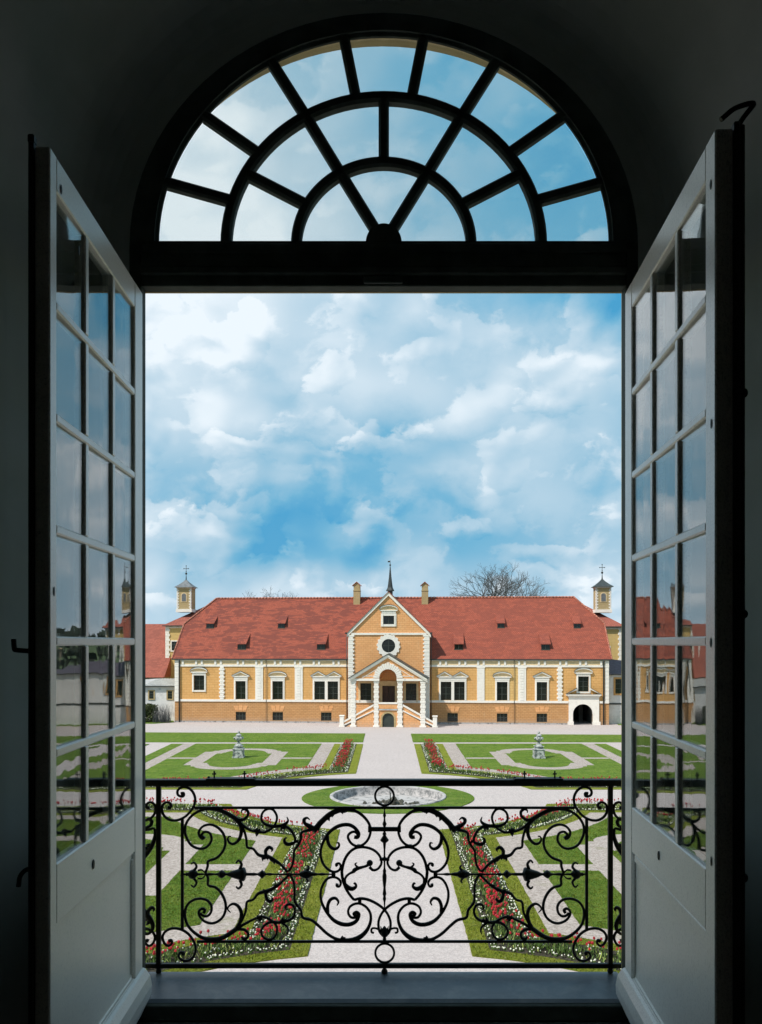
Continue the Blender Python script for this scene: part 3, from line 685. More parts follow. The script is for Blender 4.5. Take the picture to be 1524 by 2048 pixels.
rod_uv('loop_scroll', [('A', [(1195, 560), (1290, 640), (1380, 685), (1515, 700)]), ('B', [(70, 692), (145, 650), (195, 580), (205, 500), (160, 425), (95, 415), (35, 455), (15, 530), (50, 590), (130, 622), (230, 622), (300, 602), (342, 560), (328, 510)])], [3, 2.4, 2.6, 2.3, 2.3, 2.3, 2.4, 3.2, 3.4, .8])
rod_uv('loop_scroll', [('C', [(1180, 715), (1290, 650), (1390, 600), (1480, 562)]), ('D', [(25, 525), (85, 545), (150, 585), (190, 645), (185, 720), (140, 775), (80, 780), (28, 745), (15, 685), (55, 620), (130, 587), (230, 592), (320, 570), (375, 530), (395, 465), (375, 405), (330, 385), (288, 410), (292, 442), (322, 440)])], [3, 2.4, 2.6, 2.3, 2.3, 2.3, 2.4, 3.0, 2.6, 2.4, 2.6, .9])
rod_uv('curl', [('B', [(290, 610), (375, 670), (422, 755), (425, 815), (390, 835), (335, 845), (298, 812), (305, 775), (330, 765)])], [3, 2.6, 2.4, 3.4, 3.6, 2.6, 1.0])
rod_uv('curl', [('D', [(240, 590), (305, 640), (318, 690), (305, 725)])], [2.4, 2.2, 1.8, .8])
rod_uv('curl', [('C', [(1195, 722), (1270, 728), (1318, 770), (1310, 825), (1262, 838), (1238, 812)])], [2.8, 2.8, 2.6, 3.2, 1.6])
rod_uv('curl', [('A', [(1175, 545), (1250, 545), (1308, 505), (1318, 450), (1280, 418), (1242, 432), (1240, 462)])], [3.4, 3.0, 2.8, 2.8, 1.8, .9])
rod_uv('heart_scroll', [('B', [(345, 1175), (390, 1110), (412, 1010), (418, 925), (470, 850), (498, 780), (508, 702), (590, 672), (680, 640), (745, 575), (850, 482), (960, 432), (1060, 420), (1170, 442), (1262, 505), (1330, 595), (1348, 690), (1318, 785), (1255, 850), (1180, 868), (1110, 830), (1072, 755), (1100, 708), (1150, 692), (1188, 722), (1178, 758), (1148, 755)])], [2.3, 2.5, 2.6, 2.6, 5.5, 5.0, 3.0, 2.6, 2.5, 2.5, 2.5, 2.4, 3.4])
rod_uv('heart_scroll', [('B', [(1150, 755), (1190, 760), (1205, 712), (1150, 640), (1070, 605), (960, 622), (860, 685), (790, 780), (748, 880), (740, 980), (770, 1080), (830, 1150), (900, 1182), (960, 1165), (985, 1115), (965, 1078), (930, 1088), (940, 1112)])], [3.4, 3.2, 3.4, 3.6, 3.0, 2.6, 2.5, 2.5, 2.4, 2.2, 3.0])
rod_uv('side_scroll', [('B', [(822, 730), (830, 820), (865, 880), (920, 902), (962, 870), (958, 828), (930, 832)])], [3.2, 3.4, 3.2, 2.6, 2, 1.0])
rod_uv('curl', [('B', [(660, 650), (600, 622), (548, 590), (538, 545), (575, 522), (608, 548)])], [4.0, 4.4, 3.2, 3.6, 2.0, 1.0])
rod_uv('centre_scroll', [('B', [(1335, 1122), (1380, 1160), (1440, 1142), (1482, 1070), (1455, 980), (1380, 912), (1270, 880), (1165, 892), (1085, 950), (1030, 1040), (1002, 1150)]), ('D', [(925, 40), (935, 110), (965, 200), (1010, 275), (1062, 338)])], [3, 2.3, 2.4, 2.5, 2.6, 2.8, 3.0, 3.0, 2.6, 2.6])
rod_uv('centre_scroll', [('D', [(1062, 338), (1130, 322), (1220, 335), (1320, 382), (1402, 446), (1452, 520), (1474, 600), (1462, 690), (1420, 745)])], [2.6, 2.8, 2.6, 2.4, 2.6, 2.4])
rod_uv('leaf_sprig', [('D', [(965, 150), (962, 95), (1000, 48), (1060, 15)]), ('B', [(1150, 1160), (1200, 1137), (1290, 1112), (1340, 1080)])], [1.8, 2.4, 2.2, 4.0, 3.6, 2.4, 3.4])
rod_uv('leaf_sprig', [('B', [(1220, 1140), (1180, 1115), (1160, 1085), (1185, 1070)])], [2.4, 2.0, 1.6, .8])
rod_uv('leaf_sprig', [('D', [(955, 150), (1000, 200), (1045, 212), (1085, 185), (1072, 150), (1055, 158)])], [2.6, 4.2, 4.0, 2.6, 2.2, 1.0])
rod_uv('lower_heart_scroll', [('D', [(872, 155), (868, 180), (895, 185), (912, 148), (888, 102), (830, 80), (762, 98), (712, 162), (685, 250), (690, 340), (720, 420), (770, 500), (840, 572), (930, 612), (1020, 612), (1090, 572), (1118, 505), (1088, 475), (1058, 495), (1078, 512)])], [3.2, 2.3, 2.3, 2.4, 2.5, 2.5, 2.6, 3.0, 3.8, 3.8, 3.2, 2.8, 3.2])
rod_uv('lower_heart_scroll', [('D', [(1095, 500), (1085, 532), (1030, 535), (995, 482), (1010, 422), (1062, 385), (1130, 380), (1200, 420), (1245, 490), (1248, 580), (1210, 675), (1140, 748), (1050, 785), (950, 790), (860, 778), (760, 720), (660, 628), (580, 565), (482, 536), (462, 455), (425, 405), (392, 345), (390, 235), (378, 130), (335, 50)])], [3.2, 2.5, 2.4, 2.4, 2.4, 2.6, 3.2, 4.6, 3.2, 2.8, 2.8, 2.8, 2.6, 2.6, 2.4, 2.3])
rod_uv('side_scroll', [('D', [(765, 485), (765, 400), (795, 335), (850, 318), (885, 358), (870, 400)])], [3.4, 3.4, 3.2, 2.8, 2.2, 1.2])
# the neighbouring panel, cut off by the door frame: same corner scrolls turned round the post
for nm, sg in (('corner_scroll', corner), ('corner_scroll', lcorner)):
    tg, pts = sg[0]; ou = TG[tg][0]; rod_uv(nm, [(tg, [((2*317.5-ou-x*.164-ou)/.164, y) for x, y in pts])], TT)
rod_uv('leafy_bar', [('A', [(-60, 640), (40, 665), (110, 665), (172, 655), (182, 740), (150, 850), (90, 940), (20, 1030)])], [3, 3, 2.6, 2.4, 3, 4.5, 5.5, 5])
rod_uv('curl', [('A', [(60, 645), (125, 618), (142, 568), (108, 532), (72, 545)])], [2.4, 3.2, 3.6, 3, 1])
rod_uv('leafy_bar', [('C', [(-60, 380), (30, 480), (100, 570), (150, 650), (150, 730), (90, 782), (48, 750), (78, 712)])], [4, 5, 5.5, 4.2, 3.2, 2.6, 2.6, 1.4])
rod_uv('curl', [('C', [(90, 560), (108, 490), (145, 458), (172, 480), (158, 505)])], [3.4, 3.6, 3.4, 2.6, 1])
# acanthus spikes
def spikes(tg, lst, r_=2.2):
    ou, ov, sx, sy = TG[tg]
    for x0, y0, x1, y1 in lst:
        mb = MB(); a = Vector(RP(ou+x0*sx, ov+y0*sy)); b_ = Vector(RP(ou+x1*sx, ov+y1*sy))
        mb.tube([a, a.lerp(b_, .5), b_], [r_*kr*1.5, r_*kr, .1*kr], 5)
        o = mb.build('acanthus_leaf', 'iron', ral); c = o.copy(); COL.objects.link(c); c.parent = ral; c.scale = (-1, 1, 1)
spikes('B', [(700, 600, 765, 605), (760, 560, 770, 600), (820, 500, 850, 565), (860, 480, 895, 500), (880, 470, 880, 520), (1000, 430, 1010, 478), (1020, 430, 1065, 452), (680, 650, 665, 720), (700, 620, 720, 690), (720, 600, 735, 650), (650, 640, 655, 700)], 4)
spikes('B', [(40, 990, 30, 1055), (90, 1000, 95, 1040), (130, 1010, 150, 1065), (170, 1030, 175, 1095), (210, 1060, 230, 1095), (60, 990, 60, 1040), (300, 610, 290, 690), (270, 620, 255, 680), (440, 800, 470, 830)], 3)
spikes('D', [(60, 240, 30, 215), (90, 230, 50, 290), (180, 180, 150, 170), (200, 170, 210, 150), (130, 210, 130, 250), (930, 770, 930, 738), (950, 775, 965, 758), (240, 590, 265, 520), (280, 580, 300, 545)], 3)
spikes('A', [(1430, 690, 1420, 755), (1400, 680, 1385, 660), (1440, 690, 1470, 650), (1415, 680, 1440, 640), (90, 900, 30, 880), (120, 860, 60, 850)], 3.5)
spikes('C', [(1460, 590, 1465, 640), (1440, 590, 1430, 545), (1470, 590, 1500, 560), (60, 530, 30, 590), (100, 580, 60, 630), (120, 620, 70, 680)], 3.5)
# straight members
def flat(name, u0, u1, v0, v1, y0, y1, mir=True):
    a, b_ = RP(u0, v0), RP(u1, v1)
    o = MB().bbox(a[0], b_[0], y0, y1, b_[2], a[2], .0015).build(name, 'iron', ral)
    if mir: c = o.copy(); COL.objects.link(c); c.parent = ral; c.scale = (-1, 1, 1)
flat('handrail', 250, 1288, 1558.5, 1571, -.022, .022, False)
flat('bottom_rail', 250, 1288, 1926.5, 1935.5, -.010, .010, False)
flat('upper_rail', 389, 1149, 1613, 1618, -.006, .006, False)
flat('lower_rail', 394, 1144, 1880.5, 1885.5, -.006, .006, False)
flat('post', 312.8, 322, 1571.5, 1937, -.010, .010); flat('inner_post', 361.8, 367.6, 1638, 1860, -.006, .006)
flat('cross_bar', 738, 800, 1654, 1662.5, -.007, .007, False)
flat('clasp', 714, 721, 1689, 1696, -.009, .009); flat('clasp', 716, 723, 1798, 1806, -.009, .009); flat('clasp', 663, 671, 1744, 1752, -.009, .009); flat('clasp', 759, 779, 1715.5, 1721, -.009, .009, False); flat('clasp', 736, 743, 1652, 1664, -.010, .010)
def ringo(name, u, v, r_, w):
    a = [(u+r_*cos(2*pi*i/32), v+r_*sin(2*pi*i/32)) for i in range(33)]
    MB().tube([RP(*q) for q in a], w*kr, 8, cap=False).build(name, 'iron', ral)
ringo('ring', 769, 1592, 18.8, 2.4); ringo('ring', 769.5, 1906, 18.8, 2.4)
def ball(name, u, v, r_, mir=True):
    o = MB().ball(RP(u, v), r_*kr, 12).build(name, 'iron', ral)
    if mir: c = o.copy(); COL.objects.link(c); c.parent = ral; c.scale = (-1, 1, 1)
ball('foot', 317.5, 1941.5, 6.0); ball('foot', 769, 1943, 6.5, False)
ball('bead', 739.5, 1726, 6.4)
# turned centre spindle
sp = [(1617, 1.2), (1624, 1.6), (1631, 3.2), (1636, 1.6), (1642, 2.2), (1648, 4.4), (1654, 2.2), (1663, 2), (1668, 4.2), (1671, 3), (1677, 7), (1680, 9), (1683, 7), (1686, 3.2), (1692, 2.6), (1700, 1.8), (1712, 1.8), (1718, 3.6), (1724, 1.8), (1736, 1.8), (1742, 3.6), (1745, 3.0), (1752, 4.4), (1762, 4.0), (1775, 2.4), (1782, 3.0), (1788, 4.0), (1792, 2.6), (1798, 3.4), (1803, 2), (1814, 1.2), (1820, 1.0)]
mb = MB(); mb.lathe([(r_*kr, RP(0, v)[2]) for v, r_ in reversed(sp)], (0, 0, 0), 10); mb.build('centre_spindle', 'iron', ral)
mb = MB()
mb.lathe([(r_*kr, RP(0, v)[2]) for v, r_ in reversed([(1852, 1), (1858, 6), (1864, 8.5), (1869, 7), (1873, 4), (1876, 3), (1878, 4), (1881, 3)])], (0, 0, 0), 12)
for s in (-1, 1):
    mb.tube(smoothpath([(s*q[0], 0, q[2]) for q in (RP(769-6, 1862), RP(769-16, 1857), RP(769-25, 1857), RP(769-26, 1864), RP(769-21, 1866))]), 2.2*kr, 6)
    mb.tube([RP(769+s*5, 1862), RP(769+s*8, 1852)], [3*kr, .4*kr], 5); mb.tube([RP(769+s*2, 1866), RP(769+s*3, 1858)], [2*kr, .3*kr], 5)
mb.build('base_flower', 'iron', ral)
# horizontal turned stems to each side
hs_ = [(366, 2), (371, 2), (373, 4), (376, 3), (380, 8), (386, 10), (391, 8), (396, 2.5), (410, 1.6), (420, 3), (430, 1.6), (436, 3), (440, 7), (444, 8.5), (448, 6), (452, 2.4), (456, 3), (462, 6), (470, 8.5), (478, 11), (487, 14), (490, 12), (493, 3), (502, 3), (508, 3.2), (515, 2), (520, 5), (524, 9), (528, 6), (532, 2), (540, 3), (546, 1.8), (570, 2), (578, 3), (586, 1.8), (598, 2.4), (603, 6), (612, 9.5), (618, 8), (624, 4), (630, 3.5), (636, 2), (644, 3), (652, 1.8), (664, 1.5)]
mb = MB(); mb.lathe([(r_*kr, RP(u, 0)[0]) for u, r_ in hs_], (0, 0, RP(0, 1748.5)[2]), 10, axis='x')
for q, rr in (([(388, 1741), (393, 1733), (388, 1725), (382, 1728)], 3), ([(388, 1757), (393, 1765), (388, 1774), (382, 1770)], 3), ([(480, 1738), (483, 1728), (477, 1721), (472, 1726)], 3.4), ([(480, 1760), (483, 1770), (477, 1777), (472, 1773)], 3.4), ([(612, 1742), (618, 1736), (615, 1730)], 3), ([(612, 1756), (616, 1762), (613, 1766)], 2.6), ([(396, 1741), (404, 1740), (411, 1747)], 2.2), ([(396, 1757), (404, 1757), (411, 1750)], 2.2)):
    mb.tube(smoothpath([RP(*p) for p in q]), [rr*kr*(1-.5*i/(len(smoothpath([RP(*p) for p in q]))-1)) for i in range(len(smoothpath([RP(*p) for p in q])))], 6)
o = mb.build('side_spindle', 'iron', ral); c = o.copy(); COL.objects.link(c); c.parent = ral; c.scale = (-1, 1, 1)
# low plates with crosses lying on the handrail
for s, nm in ((-1, 'left'), (1, 'right')):
    a = abs(RP(414, 0)[0]); b_ = abs(RP(511, 0)[0])
    mb = MB(); z = RP(0, 1558.5)[2]
    mb.bbox(s*a, s*b_, -.03, .02, z+.001, z+.007, .001); mb.ball((s*a*.99, 0, z+.008), .006, 8); mb.ball((s*b_*1.01, 0, z+.008), .005, 8)
    mb.build('handrail_plate', 'iron', ral)
    for u in (428.5, 489):
        x = s*abs(RP(u, 0)[0]); mb = MB(); mb.tube([(x, 0, z+.007), (x, 0, z+.030)], .0035, 8); mb.ball((x, 0, z+.033), .0045, 8); mb.tube([(x-.009, 0, z+.024), (x+.009, 0, z+.024)], .0035, 6)
        mb.build('cross_finial', 'iron', ral)
# ------------------------------------------------------------------ the manor across the garden
TH = radians(4); YC = 84.0
ct, st_ = cos(TH), sin(TH)
def lx(u, w=0):
    q = (u-776)/F; return (q*(YC+w*ct)-w*st_)/(ct+q*st_)
def lz(u, v, w=0):
    x = lx(u, w); Y = YC-x*st_+w*ct; return EYE-(v-1285)/F*Y
manor = tag(empty('manor_house', (0, YC, 0), -TH), 'long low yellow manor house with red tiled roof, central gable and stair porch', 'manor house')
WF = 0.0                         # facade plane
def holes_wall(mb, x0, x1, z0, z1, holes, w0, w1):
    xs = sorted({x0, x1, *[h[0] for h in holes], *[h[1] for h in holes]}); zs = sorted({z0, z1, *[h[2] for h in holes], *[h[3] for h in holes]})
    xs = [x for x in xs if x0 <= x <= x1]; zs = [z for z in zs if z0 <= z <= z1]
    for a, b_ in zip(xs[:-1], xs[1:]):
        for c, d_ in zip(zs[:-1], zs[1:]):
            mx_, mz = (a+b_)/2, (c+d_)/2
            if any(h[0] < mx_ < h[1] and h[2] < mz < h[3] for h in holes): continue
            mb.face([(a, w0, c), (b_, w0, c), (b_, w0, d_), (a, w0, d_)])
    for a, b_, c, d_ in holes:
        mb.face([(a, w0, c), (a, w1, c), (a, w1, d_), (a, w0, d_)]); mb.face([(b_, w0, c), (b_, w0, d_), (b_, w1, d_), (b_, w1, c)])
        mb.face([(a, w0, d_), (a, w1, d_), (b_, w1, d_), (b_, w0, d_)]); mb.face([(a, w0, c), (b_, w0, c), (b_, w1, c), (a, w1, c)])
def window(parent, x0, x1, z0, z1, w, kind='none', sur=.17, bars=(1, 2), sill=True, smat='stucco', dbl=None, ped=None, sur_bottom=False, label=None, depth=.2):
    """opening x0..x1, z0..z1 in a wall at plane w"""
    wi = empty('window', ((x0+x1)/2, w, z0), 0, parent)
    if label: wi['label'] = label
    ox, oz = (x0+x1)/2, z0
    def bd(mb, name, m): o = mb.build(name, m, wi, (-ox, -w, -oz)); return o
    panes = [(x0, x1)] if not dbl else [(x0, dbl[0]), (dbl[1], x1)]
    for a, b_ in panes:
        bd(MB().box(a, b_, w+depth-.04, w+depth, z0, z1), 'pane', 'glass_dark')
        mb = MB(); t_ = .045
        mb.box(a, a+t_, w+depth-.09, w+depth-.042, z0, z1).box(b_-t_, b_, w+depth-.09, w+depth-.042, z0, z1)
        mb.box(a+t_, b_-t_, w+depth-.09, w+depth-.042, z0, z0+t_).box(a+t_, b_-t_, w+depth-.09, w+depth-.042, z1-t_, z1)
        for i in range(bars[0]):
            x = a+(b_-a)*(i+1)/(bars[0]+1); mb.box(x-.025, x+.025, w+depth-.088, w+depth-.043, z0+t_, z1-t_)
        for i in range(bars[1]):
            z = z0+(z1-z0)*(i+1)/(bars[1]+1); mb.box(a+t_, b_-t_, w+depth-.086, w+depth-.0445, z-.02, z+.02)
        bd(mb, 'sash', 'sash')
    if sur:
        mb = MB(); s_ = sur; p = w-.07
        zb = z0-(sur if sur_bottom else 0)
        mb.box(x0-s_, x0, p, w+.02, zb, z1+s_).box(x1, x1+s_, p, w+.02, zb, z1+s_).box(x0, x1, p, w+.02, z1, z1+s_)
        if sur_bottom: mb.box(x0, x1, p, w+.02, zb, z0)
        if dbl: mb.box(dbl[0], dbl[1], p, w+depth-.05, z0, z1)
        mb.box(x0-s_*.45, x0-.0, p-.03, p-.001, zb, z1+s_*.5).box(x1, x1+s_*.45, p-.03, p-.001, zb, z1+s_*.5)
        bd(mb, 'surround', smat)
    if ped:
        cx = (x0+x1)/2; px0, px1, pz0, pz1 = ped     # extents of the pediment
        prs = [(px0, px1)] if kind != 'double' else [(px0, (px0+px1)/2), ((px0+px1)/2, px1)]
        mb = MB(); base = .10
        mb.box(px0+.06, px1-.06, w-.16, w+.02, pz0, pz0+base); mb.box(px0+.22, px1-.22, w-.09, w+.02, z1+(sur or 0), pz0)
        for a, b_ in prs:
            m_ = (a+b_)/2; hw = (b_-a)/2
            if kind == 'seg': hi = lambda x: pz0+base+(pz1-pz0-base)*sqrt(max(0, 1-((x-m_)/hw)**2))*.92+.08*(pz1-pz0-base)
            else: hi = lambda x: pz0+base+.04+(pz1-pz0-base-.04)*(1-abs(x-m_)/hw)
            xs = [a+(b_-a)*i/20 for i in range(21)]
            tk = .13
            mb.plate(xs, lambda x: max(pz0+base, hi(x)-tk), hi, w-.20, w+.02)
        bd(mb, 'pediment', 'stucco')
        mb = MB()
        for a, b_ in prs:
            m_ = (a+b_)/2; hw = (b_-a)/2
            if kind == 'seg': hi = lambda x: pz0+base+(pz1-pz0-base)*sqrt(max(0, 1-((x-m_)/hw)**2))*.92+.08*(pz1-pz0-base)
            else: hi = lambda x: pz0+base+.04+(pz1-pz0-base-.04)*(1-abs(x-m_)/hw)
            xs = [a+(b_-a)*i/20 for i in range(21)]
            mb.plate(xs, lambda x: pz0+base, lambda x: max(pz0+base, hi(x)-.131), w-.05, w+.02)
            mb.cur = 1; mb.plate(xs, lambda x: hi(x)+.001, lambda x: hi(x)+.022, w-.24, w+.02); mb.cur = 0
        bd(mb, 'tympanum', ['frieze', 'pipe'])
    return wi
def X2(a, b_, w=0): return lx(a, w), lx(b_, w)
Z = lambda v, u=776, w=0: lz(u, v, w)
ZE = EYE-(1318.2-1285)/F*YC      # eaves
ZR = 12.75; RS = (ZR-ZE)/7.0     # ridge and slope
XE = 21.5; XG = 4.05             # wing end, gable half width
gx0, gx1 = lx(696.5), lx(859)
zb0, zb1 = EYE-(1404.6-1285)/F*YC, EYE-(1400.2-1285)/F*YC      # band
zf0, zf1, zf2 = EYE-(1333.7-1285)/F*YC, EYE-(1329.6-1285)/F*YC, EYE-(1321.6-1285)/F*YC
zw0, zw1 = EYE-(1400-1285)/F*YC, EYE-(1363-1285)/F*YC
W_MAIN = [  # (u0, u1, kind, pedestal extents u, double)
    (471.3, 491.6, 'tri', (463.7, 500), None, 'left'), (545, 566, 'seg', (537, 574.2), None, 'left'), (628.8, 676.3, 'double', (620.9, 684.2), (649.8, 655.3), 'left'),
    (881.4, 929.3, 'double', (873, 937.5), (902.7, 908.3), 'right'), (993.6, 1015, 'seg', (985, 1023.8), None, 'right'), (1073.2, 1094.3, 'tri', (1065, 1103.2), None, 'right')]
SMALL = [(387.6, 409, 'left'), (1156, 1177.6, 'right')]
BASE = [(471.3, 491.6), (545, 566), (641.9, 662.9), (894.8, 915.8), (993.6, 1015), (1073.2, 1094.3)]
zs0, zs1 = EYE-(1381.8-1285)/F*YC, EYE-(1351.6-1285)/F*YC
zbw0, zbw1 = EYE-(1442.4-1285)/F*YC, EYE-(1425.4-1285)/F*YC
holes_u = [(*X2(a, b_), zw0, zw1) for a, b_, *_ in W_MAIN]+[(*X2(a, b_), zs0, zs1) for a, b_, _ in SMALL]
gate = (lx(1145.6), lx(1185.4)); zg = EYE-(1406.3-1285)/F*YC
for s, e in ((-1, gx0), (1, gx1)):
    x0, x1 = (-XE, e) if s < 0 else (e, XE)
    hu = [h for h in holes_u if x0 < h[0] < x1]; hb = [(*X2(a, b_), zbw0, zbw1) for a, b_ in BASE if x0 < lx(a) < x1]
    if s > 0: hb.append((*gate, 0, zb0))
    mb = MB(); mb.cur = 0; holes_wall(mb, x0, x1, zb0, zf1, hu, 0, .3)
    # lighter painted bay on the right of the gable
    mb.build('upper_wall', 'yellow', manor)
    mb = MB(); holes_wall(mb, x0, x1, .0, zb0, hb, 0, .3); mb.build('base_wall', 'brown', manor)
    mb = MB()
    bb0 = [(x0, x1)] if s < 0 else [(x0, lx(1136.6)), (lx(1198.4), x1)]
    for a, b_ in bb0: mb.box(a, b_, -.08, .02, zb0, zb1)
    mb.box(x0, x1, -.07, .02, zf0, zf1).box(x0, x1, -.05, .02, zf2, zf2+.13)
    mb.build('string_course', 'stucco', manor)
    MB().box(x0, x1, -.02, .3, zf1, zf2).build('frieze', 'frieze', manor)
    mb = MB(); mb.box(x0, x1 if s < 0 else gate[0]-.5, -.04, .02, 0, .14); mb.build('plinth', 'basin', manor)
# pale bay
mb = MB(); a, b_ = X2(969.6, 1035.6); hw_ = (*X2(993.6, 1015), zw0, zw1)
holes_wall(mb, a, b_, zb1, zf0, [hw_], -.004, 0); mb.build('pale_bay', 'yellow_pale', manor)
# frieze blocks (pairs)
cr1 = [280+q*.328 for q in (262, 343, 378, 460, 494, 597, 630, 709, 742, 823, 858, 945, 978, 1060, 1092, 1180, 1212)]
cr3 = [760+q*.328 for q in (367, 402, 484, 520, 598, 632, 725, 762, 848, 882, 968, 1005, 1098, 1135, 1220, 1255, 1348)]
mb = MB()
for u in cr1+cr3: x = lx(u); mb.box(x-.10, x+.10, -.09, -.021, zf1+.001, zf2-.001)
tag(mb.build('frieze_block', 'stucco', manor), kind='stuff')
# windows
names = {('tri', 'left'): 'tall window left of the porch under a triangular pediment', ('seg', 'left'): 'tall window left of the porch under a curved pediment', ('double', 'left'): 'twin window left of the porch under a double gable'}
pz0 = EYE-(1354.5-1285)/F*YC
for a, b_, kd, (p0, p1), db, sd in W_MAIN:
    x0, x1 = X2(a, b_)
    top = {'tri': 1342.8, 'seg': 1342.8, 'double': 1342.5}[kd]
    window(manor, x0, x1, zw0, zw1, 0, kd, .17, (1, 2), dbl=X2(*db) if db else None, ped=(*X2(p0, p1), pz0, EYE-(top-1285)/F*YC), depth=.26)
for a, b_, sd in SMALL:
    x0, x1 = X2(a, b_); m_ = 1.0
    pe = X2(380.6, 415.8) if sd == 'left' else X2(1147.8, 1185.4)
    window(manor, x0, x1, zs0, zs1, 0, 'seg', .16, (1, 2), ped=(*pe, EYE-(1346.2-1285)/F*YC, EYE-(1334.8-1285)/F*YC), sur_bottom=True, depth=.26)
for a, b_ in BASE:
    x0, x1 = X2(a, b_); window(manor, x0, x1, zbw0, zbw1, 0, sur=0, bars=(2, 1), depth=.2)
    m_ = (x0+x1)/2; mb = MB()
    for q in (-1, 0, 1):
        mb.prism([(m_+q*.36-.17, zbw1+.12), (m_+q*.36+.17, zbw1+.12), (m_+q*.50+.21, zbw1+.60+(0 if q else .10)), (m_+q*.50-.21, zbw1+.60+(0 if q else .10))], -.025-.002*q, .01)
    mb.build('keystone_fan', 'orange', manor)
# quoins and pilasters
def quoin(x0, x1, z0, z1, w, parent=manor, lj=.09, rj=.09, row=.19, m='stucco', p=.09, dep=.02, name='quoin'):
    n_ = max(2, round((z1-z0)/row)); h = (z1-z0)/n_; mb = MB()
    for i in range(n_):
        a = lj if i % 2 else 0; b_ = rj if i % 2 else 0
        mb.bbox(x0-a, x1+b_, w-p-(.012 if i % 2 else 0), w+dep, z0+i*h+.008, z0+(i+1)*h-.008, .018)
    mb.box(x0+.01, x1-.01, w-p+.03, w+dep-.005, z0, z1)
    return mb.build(name, m, parent)
quoin(*X2(440.2, 447.8), zb1, zf0, 0); quoin(*X2(1115.5, 1123.6), zb1, zf0, 0)
quoin(-XE, lx(358.2), zb1, zf2, 0, lj=0, rj=0, p=.05); quoin(lx(1209.5), XE, zb1, zf2, 0, lj=0, rj=0, p=.05)
def pilaster(u0, u1, blocks):
    x0, x1 = X2(u0, u1); mb = MB(); mb.box(x0, x1, -.06, .02, zb1, zf0); mb.box(x0-.04, x1+.04, -.09, -.0, zf0-.1, zf0-.001)
    n_ = 12; h = (zf0-.12-zb1)/n_
    m_ = (x0+x1)/2
    for i in range(n_):
        z = zb1+i*h
        if blocks: mb.bbox(m_-.20, m_+.20, -.085, -.058, z+.03, z+h-.03, .012)
        else: mb.bbox(x0+.01, x1-.01, -.072, -.058, z+.012, z+h-.012, .008)
    mb.build('pilaster', 'stucco', manor)
pilaster(510.7, 526, True); pilaster(589.7, 605.5, True); pilaster(954, 969.2, False); pilaster(1036, 1052, True)
# roof: two slopes with clipped gable ends
def roofpt(x, t_): return (x, -.15+7.15*t_, ZE+(ZR-ZE)*t_)
HX, HT = 19.15, .56
pr = MB(); E0, T_ = -.35, 1
def rp(x, t_, back=False):
    y = -.15+7.15*t_; y = 14-y if back else y
    return (x, y, ZE-.02+(ZR-ZE+.02)*t_)
XO = XE+.25
for bk in (False, True):
    for s in (-1, 1):
        # kinked: verge up to HT, then hip to the ridge end
        if bk: pts = [rp(0, 0, 1), rp(s*XO, 0, 1), rp(s*XO, HT, 1), rp(s*HX, 1, 1), rp(0, 1, 1)]
        else: pts = [rp(0, 0), rp(s*XO, 0), rp(s*XO, HT), rp(s*HX, 1), rp(0, 1)]
        pr.face(pts)
for s in (-1, 1): pr.face([rp(s*XO, HT), rp(s*HX, 1), rp(s*HX, 1), rp(s*XO, HT, 1)][:2]+[rp(s*XO, HT, 1)])
roof = pr.build('roof', 'roof', manor)
# verge tiles, ridge tiles, eave thickness
mb = MB()
for s in (-1, 1):
    a, b_, c = Vector(rp(s*XO, 0)), Vector(rp(s*XO, HT)), Vector(rp(s*HX, 1))
    for p0, p1, rr in ((a, b_, .08), (b_, c, .10)):
        n_ = int((p1-p0).length/.33)
        for i in range(n_):
            q0, q1 = p0.lerp(p1, i/n_), p0.lerp(p1, (i+.93)/n_); mb.tube([q0+Vector((0, 0, .02)), q1+Vector((0, 0, .06))], [rr*.9, rr], 6)
n_ = 110
for i in range(n_):
    x = -HX+2*HX*i/n_; mb.tube([(x, 7, ZR+.02), (x+2*HX/n_*.96, 7, ZR+.04)], [.10, .12], 6)
tag(mb.build('ridge_tiles', 'ridge', manor), kind='stuff')
MB().box(-XO, gx0, -.20, -.07, ZE-.10, ZE+.02).box(gx1, XO, -.20, -.07, ZE-.10, ZE+.02).build('gutter', 'pipe', manor)
# end walls and back
mb = MB()
for s in (-1, 1):
    P_ = [(s*XE, 0, 0), (s*XE, 14, 0), (s*XE, 14, ZE), (s*XE, 14-7.15*HT+.2, ZE+(ZR-ZE)*HT-.1), (s*XE, -.15+7.15*HT+.1, ZE+(ZR-ZE)*HT-.1), (s*XE, 0, ZE)]
    mb.face(P_ if s > 0 else P_[::-1])
mb.face([(XE, 14, 0), (-XE, 14, 0), (-XE, 14, ZE), (XE, 14, ZE)])
mb.build('end_wall', 'ochre', manor)
# downpipes
for u, r_, m in ((359.3, .07, 'pipe'), (1206.8, .07, 'pipe'), (532.7, .025, 'pipe'), (1028.3, .025, 'pipe')):
    x = lx(u); MB().tube([(x, -.12 if r_ > .05 else -.10, .02), (x, -.12 if r_ > .05 else -.10, ZE-.25), (x, -.14, ZE-.06)] if r_ > .05 else [(x, -.10, .1), (x, -.10, ZE-.06)], r_, 8).build('downpipe', m, manor)
